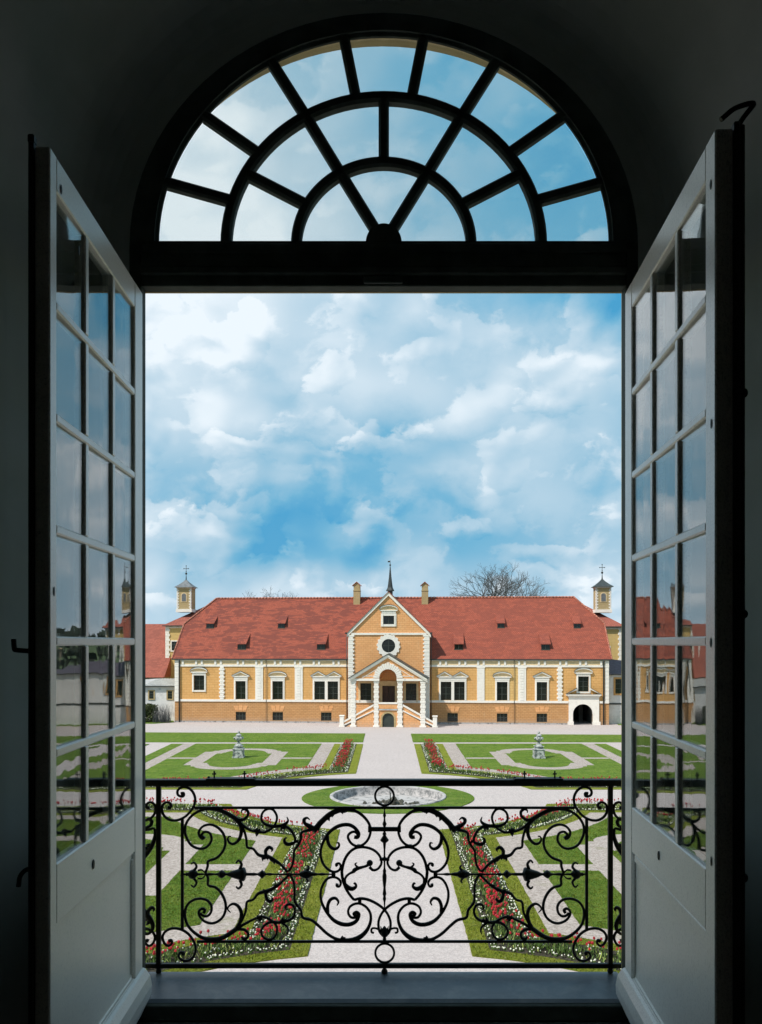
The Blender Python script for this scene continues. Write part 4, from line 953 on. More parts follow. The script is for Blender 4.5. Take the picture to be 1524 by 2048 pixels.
# roof windows
zroof = lambda y: ZE+(y+.15)*(ZR-ZE)/7.15
def dormer(u0, u1, vt, vb, v0, light=False):
    um = (u0+u1)/2
    # find depth where the slope meets the foot of the opening
    y = 0
    for _ in range(12): z = lz(um, vb, y); y = (z-ZE)*7.15/(ZR-ZE)-.15
    x0, x1 = lx(u0, y), lx(u1, y); zb = zroof(y); zt = lz(um, vt, y)
    yt = y; zz_ = lz(um, v0, y)
    for _ in range(12): zz_ = lz(um, v0, yt); yt = (zz_-ZE)*7.15/(ZR-ZE)-.15
    o = empty('dormer', ((x0+x1)/2, y, zb), 0, manor)
    T_ = (-(x0+x1)/2, -y, -zb)
    MB().box(x0, x1, y+.03, y+.06, zb, zt-.03).build('pane', 'glass_dark', o, T_)
    MB().box(x0-.05, x1+.05, y-.05, y+.02, zb-.05, zb+.03).box((x0+x1)/2-.02, (x0+x1)/2+.02, y, y+.03, zb, zt).build('frame', 'sash', o, T_)
    mb = MB(); e = .10
    mb.face([(x0-e, y-.12, zt-.02), (x1+e, y-.12, zt-.02), (x1+e, yt, zz_+.03), (x0-e, yt, zz_+.03)])
    mb.face([(x0-e, y-.12, zt-.08), (x0-e, yt, zz_-.03), (x1+e, yt, zz_-.03), (x1+e, y-.12, zt-.08)])
    mb.face([(x0-e, y-.12, zt-.08), (x1+e, y-.12, zt-.08), (x1+e, y-.12, zt-.02), (x0-e, y-.12, zt-.02)])
    for x in (x0-e, x1+e): mb.face([(x, y-.12, zt-.08), (x, y-.12, zt-.02), (x, yt, zz_+.03), (x, yt, zz_-.03)])
    mb.build('roof', 'roof', o, T_)
    mb = MB()
    for x in (x0, x1):
        mb.face([(x, y, zb-.05), (x, y, zt-.05), (x, yt, zz_-.02)])
    mb.build('cheek', 'dark_timber', o, T_)
for q in ((412.5, 427, 1246, 1256, 1232), (475, 491, 1287, 1298.6, 1267.5), (556, 569, 1246, 1256, 1232), (634, 650, 1287, 1298.6, 1267.5),
          (909, 925.5, 1287, 1299, 1266.5), (995, 1008.5, 1245.5, 1255.5, 1231), (1083, 1099.5, 1287.5, 1299.5, 1267), (1148, 1161, 1246, 1256, 1232)): dormer(*q)
# central gable block, slightly proud
WG = -.55
GZ = EYE-(1264.5-1285)/F*(YC+WG); GA = EYE-(1184-1285)/F*(YC+WG)
gm = lx(777, WG); g0, g1 = lx(696.5, WG), lx(859.3, WG); gh = (g1-g0)/2
rake = lambda x: GZ+(GA-GZ)*(1-abs(x-gm)/gh)
rnd = (gm, EYE-(1291.5-1285)/F*(YC+WG), 13.4/F*YC)
zc5 = EYE-(1404.5-1285)/F*YC
gable = manor
mb = MB(); tw = (*X2(766.4, 788.3, WG), EYE-(1248.5-1285)/F*(YC+WG), EYE-(1231.5-1285)/F*(YC+WG))
doorx = X2(764.6, 789.8, WG); zdt = EYE-(1371-1285)/F*YC
wl, wr = X2(720.8, 742.8, WG), X2(811.6, 833, WG); zpw1 = EYE-(1366-1285)/F*YC; zpw0 = EYE-(1403.5-1285)/F*YC
ZLD = 1.74
hl = [(*doorx, ZLD, zdt), (*wl, zpw0, zpw1), (*wr, zpw0, zpw1)]
holes_wall(mb, g0, g1, 0, GZ-.12, hl, WG, WG+.25)
# gable field with the small window, cut out as columns
xs = sorted({g0, g1, gm, tw[0], tw[1]})
for a, b_ in zip(xs[:-1], xs[1:]):
    if a >= tw[0]-1e-6 and b_ <= tw[1]+1e-6:
        mb.plate([a, b_], lambda x: GZ-.12, lambda x: tw[2], WG, WG+.25); mb.plate([a, b_], lambda x: tw[3], rake, WG, WG+.25)
    else: mb.plate([a, b_], lambda x: GZ-.12, rake, WG, WG+.25)
for x in (g0, g1): mb.box(x-.001, x+.001, WG, 6, 0, GZ)
mb.build('gable_wall', 'orange', manor)
mb = MB(); tk = .36
mb.plate([g0-.12, gm, g1+.12], lambda x: rake(x)-tk, lambda x: rake(x)+.02, WG-.13, WG+.1)
mb.box(g0+.3, g1-.3, WG-.09, WG+.02, GZ-.26, GZ-.06)
mb.build('gable_cornice', 'stucco', manor)
mb = MB()
for s in (-1, 1):
    xa = gm+s*(gh+.16); za = rake(gm+gh+.16)
    yb_ = lambda z: (z-ZE)*7.15/(ZR-ZE)-.15
    mb.face([(gm, WG-.2, GA+.05), (xa, WG-.2, za+.05), (xa, yb_(za)+.3, za+.05), (gm, 7, GA+.05)])
    mb.face([(gm, WG-.2, GA+.0), (xa, WG-.2, za+.0), (xa, WG-.2, za+.05), (gm, WG-.2, GA+.05)])
mb.build('gable_roof', 'roof', manor)
for s in (-1, 1):
    MB().box(gm+s*(gh+.07), gm+s*(gh+.26), WG-.26, 2, GZ-.18, GZ-.02).build('gutter', 'pipe', manor)
    x = gm+s*(gh+.04)
    MB().tube([(x+s*.12, -.08, .1), (x+s*.12, -.08, GZ-.3)], .045, 6).build('downpipe', 'pipe', manor)
quoin(g0, lx(706.5, WG), 0.02, GZ-.26, WG, rj=.12, lj=0); quoin(lx(848.5, WG), g1, 0.02, GZ-.26, WG, lj=.12, rj=0)
window(manor, *tw, WG, 'seg', .22, (1, 0), ped=(*X2(758.8, 796.3, WG), EYE-(1222.5-1285)/F*YC, EYE-(1210-1285)/F*YC), sur_bottom=True, label='small attic window high in the central gable')
# round window
rw = empty('window', (rnd[0], WG, rnd[1]), 0, manor); rw['label'] = 'round window with scalloped white ring in the central gable'
mb = MB(); N_ = 96
ro = lambda i: (22.3+(1.3 if (i//3) % 2 else -.5))/F*YC
for i in range(N_):
    a, b_ = 2*pi*i/N_, 2*pi*(i+1)/N_; r0 = rnd[2]; r1, r2 = ro(i), ro(i)
    P_ = lambda r_, t_, y: (r_*cos(t_), y, r_*sin(t_))
    mb.face([P_(r0, a, -.09), P_(r1, a, -.09), P_(r2, b_, -.09), P_(r0, b_, -.09)]); mb.face([P_(r1, a, -.09), P_(r1, a, .01), P_(r2, b_, .01), P_(r2, b_, -.09)])
    mb.face([P_(r0, a, -.09), P_(r0, b_, -.09), P_(r0, b_, .0), P_(r0, a, .0)])
    r3 = ro((i+1) % N_)
    if abs(r3-r1) > 1e-6: mb.face([P_(r1, b_, -.09), P_(r3, b_, -.09), P_(r3, b_, .01), P_(r1, b_, .01)])
mb.build('surround', 'stucco', rw)
mb = MB(); mb.face([(rnd[2]*cos(2*pi*i/48), -.012, rnd[2]*sin(2*pi*i/48)) for i in range(48)][::-1]); mb.face([(rnd[2]*cos(2*pi*i/48), -.002, rnd[2]*sin(2*pi*i/48)) for i in range(48)]); mb.build('pane', 'glass_dark', rw)
mb = MB(); mb.box(-.02, .02, -.03, -.013, -rnd[2], rnd[2]); mb.box(-rnd[2], rnd[2], -.029, -.0135, -.02, .02); mb.build('sash', 'sash', rw)
for hx_, nm in ((wl, 0), (wr, 1)): window(manor, *hx_, zpw0, zpw1, WG, sur=.20, bars=(1, 2), smat='frieze')
dr = empty('door', ((doorx[0]+doorx[1])/2, WG, ZLD), 0, manor); dr['label'] = 'brown double door behind the porch arch'
dx = (doorx[1]-doorx[0])/2; dh = zdt-ZLD
mb = MB()
for s in (-1, 1):
    mb.box(s*.01, s*dx, .14, .2, 0, dh)
    for z0, z1 in ((.12, dh*.45), (dh*.5, dh-.12)): mb.bbox(s*.10, s*(dx-.08), .115, .141, z0, z1, .02)
mb.build('door_panel', 'door', dr)
MB().box(-dx-.22, -dx, -.07, .02, 0, dh+.22).box(dx, dx+.22, -.07, .02, 0, dh+.22).box(-dx, dx, -.07, .02, dh, dh+.22).box(-dx-.36, dx+.36, -.14, .02, dh+.22, dh+.5).build('surround', 'frieze', dr)
# chimneys and spire
for u, sd in ((713.3, 'left'), (849.7, 'right')):
    w = 6.2; x0, x1 = X2(u-6.6, u+6.6, w); zt, zm = lz(u, 1172, w), lz(u, 1182, w); zb = ZR-.9; xm = (x0+x1)/2
    ch = empty('chimney', (xm, w, zb), 0, manor); ch['label'] = 'brick chimney with little pitched cap on the %s of the spire' % sd
    T_ = (-xm, -w, -zb)
    MB().box(x0, x1, w, w+.8, zb, zm).box(x0-.04, x1+.04, w-.04, w+.84, zm, zm+.06).box(x0+.02, x1-.02, w+.02, w+.78, zm+.06, zt).build('stack', 'tower', ch, T_)
    mb = MB(); hi = lambda x: zt+.40*(1-abs(x-xm)/((x1-x0)/2+.12))
    mb.plate([x0+.02, xm, x1-.02], lambda x: zt, lambda x: hi(x)-.02, w+.02, w+.78); mb.build('gablet', 'tower', ch, T_)
    MB().plate([x0-.12, xm, x1+.12], lambda x: hi(x)-.0, lambda x: hi(x)+.07, w-.08, w+.88).build('cap', 'ridge', ch, T_)
sx = lx(780, 6.5); spz = ZR-.3
sp_ = empty('spire', (sx, 6.8, spz), 0, manor)
k9 = 91/F
MB().lathe([(5.2*k9, 0), (5.4*k9, lz(780, 1181, 6.8)-spz)], n=8, a0=pi/8).build('drum', 'slate_dk', sp_)
h0 = lz(780, 1181, 6.8)-spz; ht = lz(780, 1131, 6.8)-spz
MB().lathe([(8.6*k9, h0-.06), (8.4*k9, h0+.02), (5.6*k9, h0+.30), (4.2*k9, h0+.8), (2.6*k9, h0+1.5), (1.2*k9, ht-.3), (.6*k9, ht)], n=8, a0=pi/8).build('needle', 'slate_dk', sp_)
mb = MB(); mb.tube([(0, 0, ht-.05), (0, 0, ht+.55)], .025, 6); mb.ball((0, 0, ht+.05), .10, 8); mb.bbox(-.26, -.0, -.015, .015, ht+.34, ht+.5, .01); mb.build('vane', 'pipe', sp_)
# gate portal on the right
zc1 = EYE-(1392-1285)/F*YC
pt = empty('portal', ((gate[0]+gate[1])/2, 0, 0), 0, manor); pt['label'] = 'white arched gateway under a broken pediment near the right corner'
T_ = (-(gate[0]+gate[1])/2, 0, 0); gm_ = (gate[0]+gate[1])/2; gr = (gate[1]-gate[0])/2
px0, px1 = X2(1137.2, 1197.8); zsp = zg-gr
xs = [px0]+[gm_-gr*cos(pi*i/24) for i in range(25)]+[px1]
mb = MB(); mb.plate([px0, gate[0]], lambda x: 0, lambda x: zc1, -.14, .3); mb.plate([gate[1], px1], lambda x: 0, lambda x: zc1, -.14, .3)
mb.plate(xs[1:-1], lambda x: zsp+sqrt(max(0, gr*gr-(x-gm_)**2)), lambda x: zc1, -.14, .3)
mb.box(px0-.12, gate[0]+.06, -.2, -.141, 0, .32); mb.box(gate[1]-.06, px1+.12, -.2, -.141, 0, .32)
mb.box(px0-.1, px1+.1, -.24, .02, zc1, zc1+.14)
mb.build('frame', 'stucco', pt, T_)
pw = [X2(1131.5, 1156.5)[0], lx(1153.5), lx(1180.5), lx(1201.8)]
zq0 = EYE-(1391.5-1285)/F*YC; zq1 = EYE-(1374.5-1285)/F*YC
mb = MB(); mb.box(pw[0], pw[3], -.34, .02, zc1+.14, zc1+.24)
for a, b_ in ((pw[0], pw[1]), (pw[3], pw[2])):
    f_ = lambda x: zc1+.26+(zq1-zc1-.26)*(x-a)/(b_-a)
    q = sorted((a, b_)); mb.plate(q, lambda x: max(zc1+.24, f_(x)-.16), f_, -.34, .02)
mb.build('broken_pediment', 'stucco', pt, T_)
mb = MB()
for a, b_ in ((pw[0], pw[1]), (pw[3], pw[2])):
    f_ = lambda x: zc1+.26+(zq1-zc1-.26)*(x-a)/(b_-a)
    q = sorted((a, b_)); mb.plate(q, lambda x: f_(x)+.001, lambda x: f_(x)+.03, -.38, .02)
mb.box(pw[0]+.2, pw[3]-.2, -.30, -.1, zc1+.242, zc1+.262)
mb.build('lead_flashing', 'pipe', pt, T_)
mb = MB(); q = gr+.05
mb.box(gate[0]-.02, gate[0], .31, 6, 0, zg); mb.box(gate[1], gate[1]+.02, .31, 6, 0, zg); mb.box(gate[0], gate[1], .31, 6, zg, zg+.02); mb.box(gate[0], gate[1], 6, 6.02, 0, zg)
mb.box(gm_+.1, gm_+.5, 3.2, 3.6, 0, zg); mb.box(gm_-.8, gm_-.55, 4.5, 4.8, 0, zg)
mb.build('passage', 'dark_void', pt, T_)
# porch with stairs ----------------------------------------
WP = -3.75; PD = .50
YP = YC+WP
pz = lambda v: EYE-(v-1285)/F*YP
po = empty('porch', (lx(776, WP), WP, 0), 0, manor); po['label'] = 'open stair porch with four white piers and an arched pediment'
PX = lx(776, WP); T_ = (-PX, -WP, 0)
piers = [X2(701.2, 711.6, WP), X2(747.2, 757.8, WP), X2(794.2, 805.4, WP), X2(840.4, 851.4, WP)]
ze0, ze1 = pz(1361.8), pz(1357.2)
for i, (a, b_) in enumerate(piers):
    quoin(a+.05, b_-.05, .16, ze0, WP+.08, po, .05, .05, .24, p=.08, dep=PD, name='pier').location = T_
    MB().bbox(a-.06, b_+.06, WP-.10, WP+PD+.12, 0, .16, .02).build('pier_base', 'stucco', po, T_)
AR = (lx(793.4, WP)-lx(758.6, WP))/2; AM = (lx(793.4, WP)+lx(758.6, WP))/2
zas = pz(1355.8); 
q0, q1 = piers[0][0]-.02, piers[3][1]+.02
mb = MB(); mb.box(q0, AM-AR, WP-.06, WP+PD, ze0, ze1); mb.box(AM+AR, q1, WP-.06, WP+PD, ze0, ze1)
mb.box(AM-AR-.75, AM-AR, WP-.1, WP-.061, ze0, ze1+.02); mb.box(AM+AR, AM+AR+.75, WP-.1, WP-.061, ze0, ze1+.02)
mb.build('entablature', 'stucco', po, T_)
pl_, pr_ = lx(699.5, WP), lx(855, WP); PA = pz(1308.5); PB = pz(1356.3)
prk = lambda x: PB+(PA-PB)*(1-abs(x-AM)/((pr_-pl_)/2))
arc = lambda x: zas+sqrt(max(0, AR*AR-(x-AM)**2))
xs = sorted([q0+(q1-q0)*i/40 for i in range(41)]+[AM+AR*cos(pi*i/24) for i in range(25)]+[AM])
mb = MB(); mb.plate(xs, lambda x: max(ze1, arc(x)) if abs(x-AM) < AR else ze1, lambda x: max(prk(x)-.1, ze1 if abs(x-AM) > AR else arc(x)), WP, WP+PD-.02)
mb.build('tympanum', 'orange', po, T_)
mb = MB(); mb.plate([pl_, AM, pr_], lambda x: prk(x)-.34, lambda x: prk(x), WP-.16, WP+.05); mb.plate([pl_+.05, AM, pr_-.05], lambda x: prk(x)-.20, lambda x: prk(x)-.001, WP-.22, WP-.161)
i0 = lambda x: prk(x)-.72
xa, xb = AM-(pr_-pl_)*.335, AM+(pr_-pl_)*.335
for a, b_ in ((xa, AM), (AM, xb)): mb.plate([a, b_], lambda x: i0(x)-.055, i0, WP-.03, WP+.01)
for a, b_ in ((xa, AM-AR-.45), (AM+AR+.45, xb)): mb.box(a, b_, WP-.03, WP+.01, ze1+.20, ze1+.255)
mb.build('raking_cornice', 'stucco', po, T_)
# voussoirs of the arch
n_ = 17
for i in range(n_):
    a0, a1 = pi*i/n_+.012, pi*(i+1)/n_-.012; rr = AR+(.56 if i % 2 == 0 else .50)
    q = [(AM+AR*cos(a0), zas+AR*sin(a0)), (AM+rr*cos(a0), zas+rr*sin(a0)), (AM+rr*cos((a0+a1)/2)*1.0, zas+rr*1.01*sin((a0+a1)/2)), (AM+rr*cos(a1), zas+rr*sin(a1)), (AM+AR*cos(a1), zas+AR*sin(a1))]
    MB().prism(q[::-1], WP-.10, WP+.0).build('voussoir', 'stucco', po, T_)
# porch roof and ceiling
mb = MB()
for s in (-1, 1):
    xe = AM+s*((pr_-pl_)/2+.12); ze_ = prk(AM+(pr_-pl_)/2+.12)
    mb.face([(AM, WP-.28, PA+.07), (xe, WP-.28, ze_+.07), (xe, WG, ze_+.07), (AM, WG, PA+.07)])
    mb.face([(AM, WP-.28, PA+.002), (AM, WG, PA+.002), (xe, WG, ze_+.002), (xe, WP-.28, ze_+.002)])
    mb.face([(AM, WP-.28, PA+.002), (xe, WP-.28, ze_+.002), (xe, WP-.28, ze_+.07), (AM, WP-.28, PA+.07)])
    mb.face([(xe, WP-.28, ze_), (xe, WG, ze_), (xe, WG, ze_+.07), (xe, WP-.28, ze_+.07)])
mb.build('porch_roof', 'slate_dk', po, T_)
mb = MB(); mb.box(q0+.05, AM-AR, WP+PD, WG-.001, ze1-.05, ze1); mb.box(AM+AR, q1-.05, WP+PD, WG-.001, ze1-.05, ze1)
for i in range(16):
    a, b_ = pi*i/16, pi*(i+1)/16
    mb.face([(AM+AR*cos(a), WP+PD-.02, zas+AR*sin(a)), (AM+AR*cos(b_), WP+PD-.02, zas+AR*sin(b_)), (AM+AR*cos(b_), WG, zas+AR*sin(b_)), (AM+AR*cos(a), WG, zas+AR*sin(a))])
mb.build('porch_vault', 'orange', po, T_)
for xx_ in (q0, q1-.5):
    MB().box(xx_+.01, xx_+.49, WP+PD+.12, WG-.09, ze0, ze1-.06).build('side_beam', 'stucco', po, T_)
# landing and its front wall with the cellar door
p1x, p2x = piers[1], piers[2]
mb = MB(); mb.box(p1x[1]+.0, p2x[0], WP+.05, WG-.1, ZLD-.14, ZLD-.02); mb.box(p1x[1], p2x[0], WP-.04, WP+.049, ZLD-.14, ZLD-.03)
mb.build('landing', 'zinc', po, T_)
dxa, dxb = X2(764.6, 788, WP); dr_ = (dxb-dxa)/2; dm_ = (dxa+dxb)/2; zda = pz(1426.5)
mb = MB(); mb.plate([p1x[1]-.05, dxa], lambda x: 0, lambda x: ZLD-.14, WP+.06, WP+.3); mb.plate([dxb, p2x[0]+.05], lambda x: 0, lambda x: ZLD-.14, WP+.06, WP+.3)
mb.plate([dm_-dr_*cos(pi*i/16) for i in range(17)], lambda x: zda-dr_+sqrt(max(0, dr_**2-(x-dm_)**2)), lambda x: ZLD-.14, WP+.06, WP+.3)
mb.box(p1x[1]-.05, p2x[0]+.05, WP+.02, WP+.25, ZLD, pz(1408.2))
mb.build('stair_front', 'orange', po, T_)
mb = MB(); mb.box(p1x[1]-.04, p2x[0]+.04, WP-.02, WP+.28, pz(1408.2), pz(1405)); mb.build('coping', 'stucco', po, T_)
mb = MB(); xs = [dm_-dr_*cos(pi*i/16) for i in range(17)]
o2 = dr_+.16; zc_ = zda-dr_
for i in range(16):
    a, b_ = pi*i/16, pi*(i+1)/16
    mb.prism([(dm_+dr_*cos(a), zc_+dr_*sin(a)), (dm_+o2*cos(a), zc_+o2*sin(a)), (dm_+o2*cos(b_), zc_+o2*sin(b_)), (dm_+dr_*cos(b_), zc_+dr_*sin(b_))][::-1], WP+.035, WP+.06)
mb.box(dm_-o2, dm_-dr_, WP+.035, WP+.06, 0, zc_); mb.box(dm_+dr_, dm_+o2, WP+.035, WP+.06, 0, zc_)
mb.build('cellar_surround', 'tan', po, T_)
mb = MB(); mb.plate(xs, lambda x: 0, lambda x: zc_+sqrt(max(0, dr_**2-(x-dm_)**2)), WP+.16, WP+.2)
mb.cur = 0; mb.build('cellar_door', 'door_green', po, T_)
# flights: parapet walls falling outwards
for s, pa, pb, ue in ((-1, piers[1][0], piers[0], 683.5), (1, piers[2][1], piers[3], 870)):
    xi = pa; xo = lx(ue, WP)
    slope = lambda x, z0: z0-.56*abs(x-xi)
    ztop = pz(1408.5); zlo = ZLD-.12
    q = sorted((xi, xo))
    foot = lambda x: max(.0, slope(x, zlo-.12))
    MB().plate([q[0]+(q[1]-q[0])*i/24 for i in range(25)], lambda x: 0, foot, WP+.10, WP+.34).build('stair_wall', 'orange', po, T_)
    MB().plate(q, lambda x: max(0.02, slope(x, zlo-.12)), lambda x: max(.14, slope(x, zlo)), WP+.03, WP+.36).build('stringer', 'stucco', po, T_)
    MB().plate(q, lambda x: max(.14, slope(x, zlo))+.0, lambda x: max(.2, slope(x, ztop-.19)), WP+.12, WP+.30).build('parapet', 'orange', po, T_)
    MB().plate(q, lambda x: max(.3, slope(x, ztop-.18)), lambda x: max(.45, slope(x, ztop)), WP+.04, WP+.36).build('coping', 'stucco', po, T_)
    xn = xo
    MB().bbox(xn-.20, xn+.20, WP-.02, WP+.40, .1, 1.0, .03).bbox(xn-.25, xn+.25, WP-.06, WP+.44, 1.0, 1.10, .02).bbox(xn-.28, xn+.28, WP-.10, WP+.46, 0, .1, .02).build('newel', 'stucco', po, T_)
    for i in range(11):
        x = xi+(xo-xi)*(i+.5)/11; z = slope(xi+(xo-xi)*i/11, ZLD-.05); w_ = abs(xo-xi)/22
        if z > 0: MB().box(x-w_, x+w_, WP+.37, WG-.15, max(0, z-.34), z).build('step', 'zinc', po, T_)
    # return wall at the end
mb = MB(); a = lx(712, WG); b_ = lx(746, WG)
MB().box(g0+.6, p1x[0]+.2, WG-.10, WG+.0, zb0-.02, zb1+.02).box(p2x[1]-.2, g1-.6, WG-.10, WG+.0, zb0-.02, zb1+.02).build('string_course', 'stucco', manor)

# ------------------------------------------------------------------ buildings behind and beside
def hipblock(root, x0, x1, y0, y1, z0, ze, zr, wallm, roofm, ends=(1, 1), ov=.3):
    MB().box(x0, x1, y0, y1, z0, ze).build('wall', wallm, root)
    mb = MB(); h = (y1-y0)/2+ov; ym = (y0+y1)/2; a, b_, c, d_ = x0-ov, x1+ov, y0-ov, y1+ov
    ra, rb = (a+h*.9 if ends[0] else a), (b_-h*.9 if ends[1] else b_)
    mb.face([(a, c, ze), (b_, c, ze), (rb, ym, zr), (ra, ym, zr)]); mb.face([(b_, d_, ze), (a, d_, ze), (ra, ym, zr), (rb, ym, zr)])
    mb.face([(a, d_, ze), (a, c, ze), (ra, ym, zr)]); mb.face([(b_, c, ze), (b_, d_, ze), (rb, ym, zr)])
    mb.face([(a, c, ze-.001), (a, d_, ze-.001), (b_, d_, ze-.001), (b_, c, ze-.001)])
    rf = mb.build('roof', roofm, root)
    MB().box(a, b_, c-.06, c+.04, ze-.10, ze+.01).build('gutter', 'pipe', root)
    return rf
def simplewin(root, x0, x1, z0, z1, w, trim, t_=.13, bars=(1, 2)):
    wi = empty('window', ((x0+x1)/2, w, z0), 0, root); T = (-(x0+x1)/2, -w, -z0)
    MB().box(x0, x1, w-.01, w+.001, z0, z1).build('pane', 'glass_dark', wi, T)
    MB().box(x0-t_, x0, w-.06, w+.001, z0-t_, z1+t_).box(x1, x1+t_, w-.06, w+.001, z0-t_, z1+t_).box(x0, x1, w-.06, w+.001, z1, z1+t_).box(x0, x1, w-.06, w+.001, z0-t_, z0).build('frame', trim, wi, T)
    mb = MB()
    for i in range(bars[0]): x = x0+(x1-x0)*(i+1)/(bars[0]+1); mb.box(x-.025, x+.025, w-.035, w-.011, z0, z1)
    for i in range(bars[1]): z = z0+(z1-z0)*(i+1)/(bars[1]+1); mb.box(x0, x1, w-.034, w-.0115, z-.02, z+.02)
    mb.build('sash', 'sash', wi, T)
def tower(root, xc, w, zb, zt, wd=1.68, roofm='slate'):
    tw_ = empty('tower', (xc, w, zb), 0, root); h = wd/2; H = zt-zb
    MB().box(-h, h, 0, wd, 0, H).build('shaft', 'tower', tw_)
    MB().box(-h-.1, h+.1, -.1, wd+.1, 0, .35).box(-h-.06, h+.06, -.06, wd+.06, H-.12, H).build('cornice', 'stucco', tw_)
    for s in (-1, 1):
        mb = MB(); n_ = int((H-.5)/.16)
        for i in range(n_):
            q = .26 if i % 2 else .15; z = .36+i*.16
            x0, x1 = (-h-.03, -h+q) if s < 0 else (h-q, h+.03); mb.bbox(x0, x1, -.04, .25 if i % 2 else .14, z, z+.13, .02)
        mb.build('quoin', 'stucco', tw_)
    n_ = 12; rw_ = .26; zc_ = H*.66
    pts = [(-rw_, H*.43), (rw_, H*.43)]+[(rw_*cos(pi*i/n_), zc_+rw_*sin(pi*i/n_)) for i in range(n_+1)]
    MB().prism([(x*1.4, H*.43-.08 if z < H*.44 else zc_+(z-zc_)*1.4) for x, z in pts], -.035, .0).build('window_frame', 'frieze', tw_)
    MB().prism(pts, -.05, -.0355).build('louvre', 'slate', tw_)
    e = h+.28; ap = H+.95; mb = MB(); lv = [(e, H), (e*.62, H+.30), (e*.30, H+.62), (.03, ap)]
    for (r0, z0), (r1, z1) in zip(lv[:-1], lv[1:]):
        P_ = lambda r_, z: [(-r_, h-r_, z), (r_, h-r_, z), (r_, h+r_, z), (-r_, h+r_, z)]
        A_, B_ = P_(r0, z0), P_(r1, z1)
        for i in range(4): mb.face([A_[i], A_[(i+1) % 4], B_[(i+1) % 4], B_[i]])
    mb.face([(-e, h-e, H-.005), (-e, h+e, H-.005), (e, h+e, H-.005), (e, h-e, H-.005)])
    mb.build('roof', roofm, tw_)
    mb = MB(); mb.lathe([(.09, ap-.08), (.06, ap+.15), (.03, ap+.55), (.035, ap+.6)], (0, h, 0), 8); mb.ball((0, h, ap+.70), .13, 10); mb.tube([(0, h, ap+.6), (0, h, ap+1.62)], .03, 6); mb.tube([(-.28, h, ap+1.28), (.28, h, ap+1.28)], .03, 6)
    for q in ((-.28, ap+1.28), (.28, ap+1.28), (0, ap+1.62), (0, ap+.95)): mb.ball((q[0], h, q[1]), .06, 6)
    mb.build('cross', 'pipe', tw_)
    return tw_
WT = 12.0
for s, nm in ((-1, 'left'), (1, 'right')):
    rt_ = empty('tower_range', (0, YC, 0), -TH)
    lab = {'left': 'pale yellow block with slate-capped cross tower behind the left wing', 'right': 'ochre block with dark slate-capped cross tower behind the right wing'}[nm]
    tag(rt_, lab, 'tower block')
    if s < 0: xo = lx(331.5, WT); ze = lz(345, 1250, WT); zt = lz(372, 1174, WT+1); zb = lz(370, 1224, WT+1); xt = lx(369, WT+1.5)
    else: xo = lx(1245.5, WT); ze = lz(1230, 1262, WT)-.0; zt = lz(1207, 1173, WT+1); zb = lz(1207, 1225, WT+1); xt = lx(1207.3, WT+1.2)
    a, b_ = (xo, -13.5) if s < 0 else (13.5, xo)
    ze = lz(340, 1251, WT) if s < 0 else lz(1240, 1253, WT)
    hipblock(rt_, a, b_, WT, WT+9, 0, ze, 12.65, 'ochre', 'roof_old', ends=(1, 0) if s < 0 else (0, 1))
    # ridge shed rising behind the tower
    tower(rt_, xt, WT+1.3, zb, zt, roofm='slate' if s < 0 else 'slate_dk')
    qx = (xo-.02, xo+.42) if s < 0 else (xo-.42, xo+.02)
    quoin(*qx, 0, ze-.12, WT, rt_, lj=0 if s < 0 else .1, rj=.1 if s < 0 else 0, row=.28)
    MB().box(a, b_, WT-.06, WT-.001, ze-.30, ze-.11).build('cornice', 'stucco', rt_)
    if s < 0: simplewin(rt_, lx(343.5, WT), lx(356.5, WT), lz(350, 1301, WT), lz(350, 1283, WT), WT, 'stucco')
    else: simplewin(rt_, lx(1213, WT), lx(1218.5, WT), lz(1218, 1312, WT), lz(1218, 1294, WT), WT, 'stucco')
# barn at the far left, with old tiles and rubble wall
bw = 10
barn = tag(empty('barn', (0, YC, 0), -TH), 'long barn with faded red tiled roof and rubble wall at the far left', 'barn')
bx1 = lx(330, bw); ze = lz(300, 1352, bw)
MB().box(-60, bx1, bw, bw+10, 0, ze-.15).build('wall', 'stone', barn)
mb = MB(); zr = ze+6.0
mb.face([(-60, bw-.3, ze-.15), (bx1, bw-.3, ze-.15), (bx1, bw+6, zr), (-60, bw+6, zr)]); mb.face([(-60, bw+11, ze), (-60, bw+6, zr), (bx1, bw+6, zr), (bx1, bw+11, ze)])
mb.face([(bx1, bw-.3, ze-.15), (bx1, bw+11, ze), (bx1, bw+6, zr)])
mb.build('roof', 'roof_old', barn)
# white annexes
an = tag(empty('annex', (0, YC, 0), -TH), 'low white annex with pale sheet metal roof against the left wing', 'annex')
aw = 1.2; ax0, ax1 = -34, -XE-.02; az = lz(320, 1371, aw); 
MB().box(ax0, ax1, aw, aw+5, 0, az).build('wall', 'annex', an)
xr = lx(318, aw+4)
mb = MB(); z2 = lz(330, 1357, aw+4)
mb.face([(ax0, aw-.25, az), (ax1, aw-.25, az), (ax1, aw+4, z2), (xr, aw+4, z2), (ax0, aw+.3, az+.05)])
mb.face([(ax0, aw-.25, az-.1), (ax1, aw-.25, az-.1), (ax1, aw-.25, az), (ax0, aw-.25, az)])
mb.face([(ax0, aw+.3, az+.05), (xr, aw+4, z2), (xr, aw+5, az), (ax0, aw+5, az)])
mb.build('roof', 'zinc', an)
mb = MB()
for i in range(12):
    t_ = i/11; xa = -24.6+3.0*t_; xb = xr+.05+(ax1-xr)*t_
    mb.tube([(xa-.4, aw-.24, az+.01), (xb, aw+4, z2+.02)], .03, 4)
mb.build('seam', 'zinc', an)
MB().box(ax0, ax1, aw-.30, aw-.22, az-.12, az-.02).build('gutter', 'pipe', an)
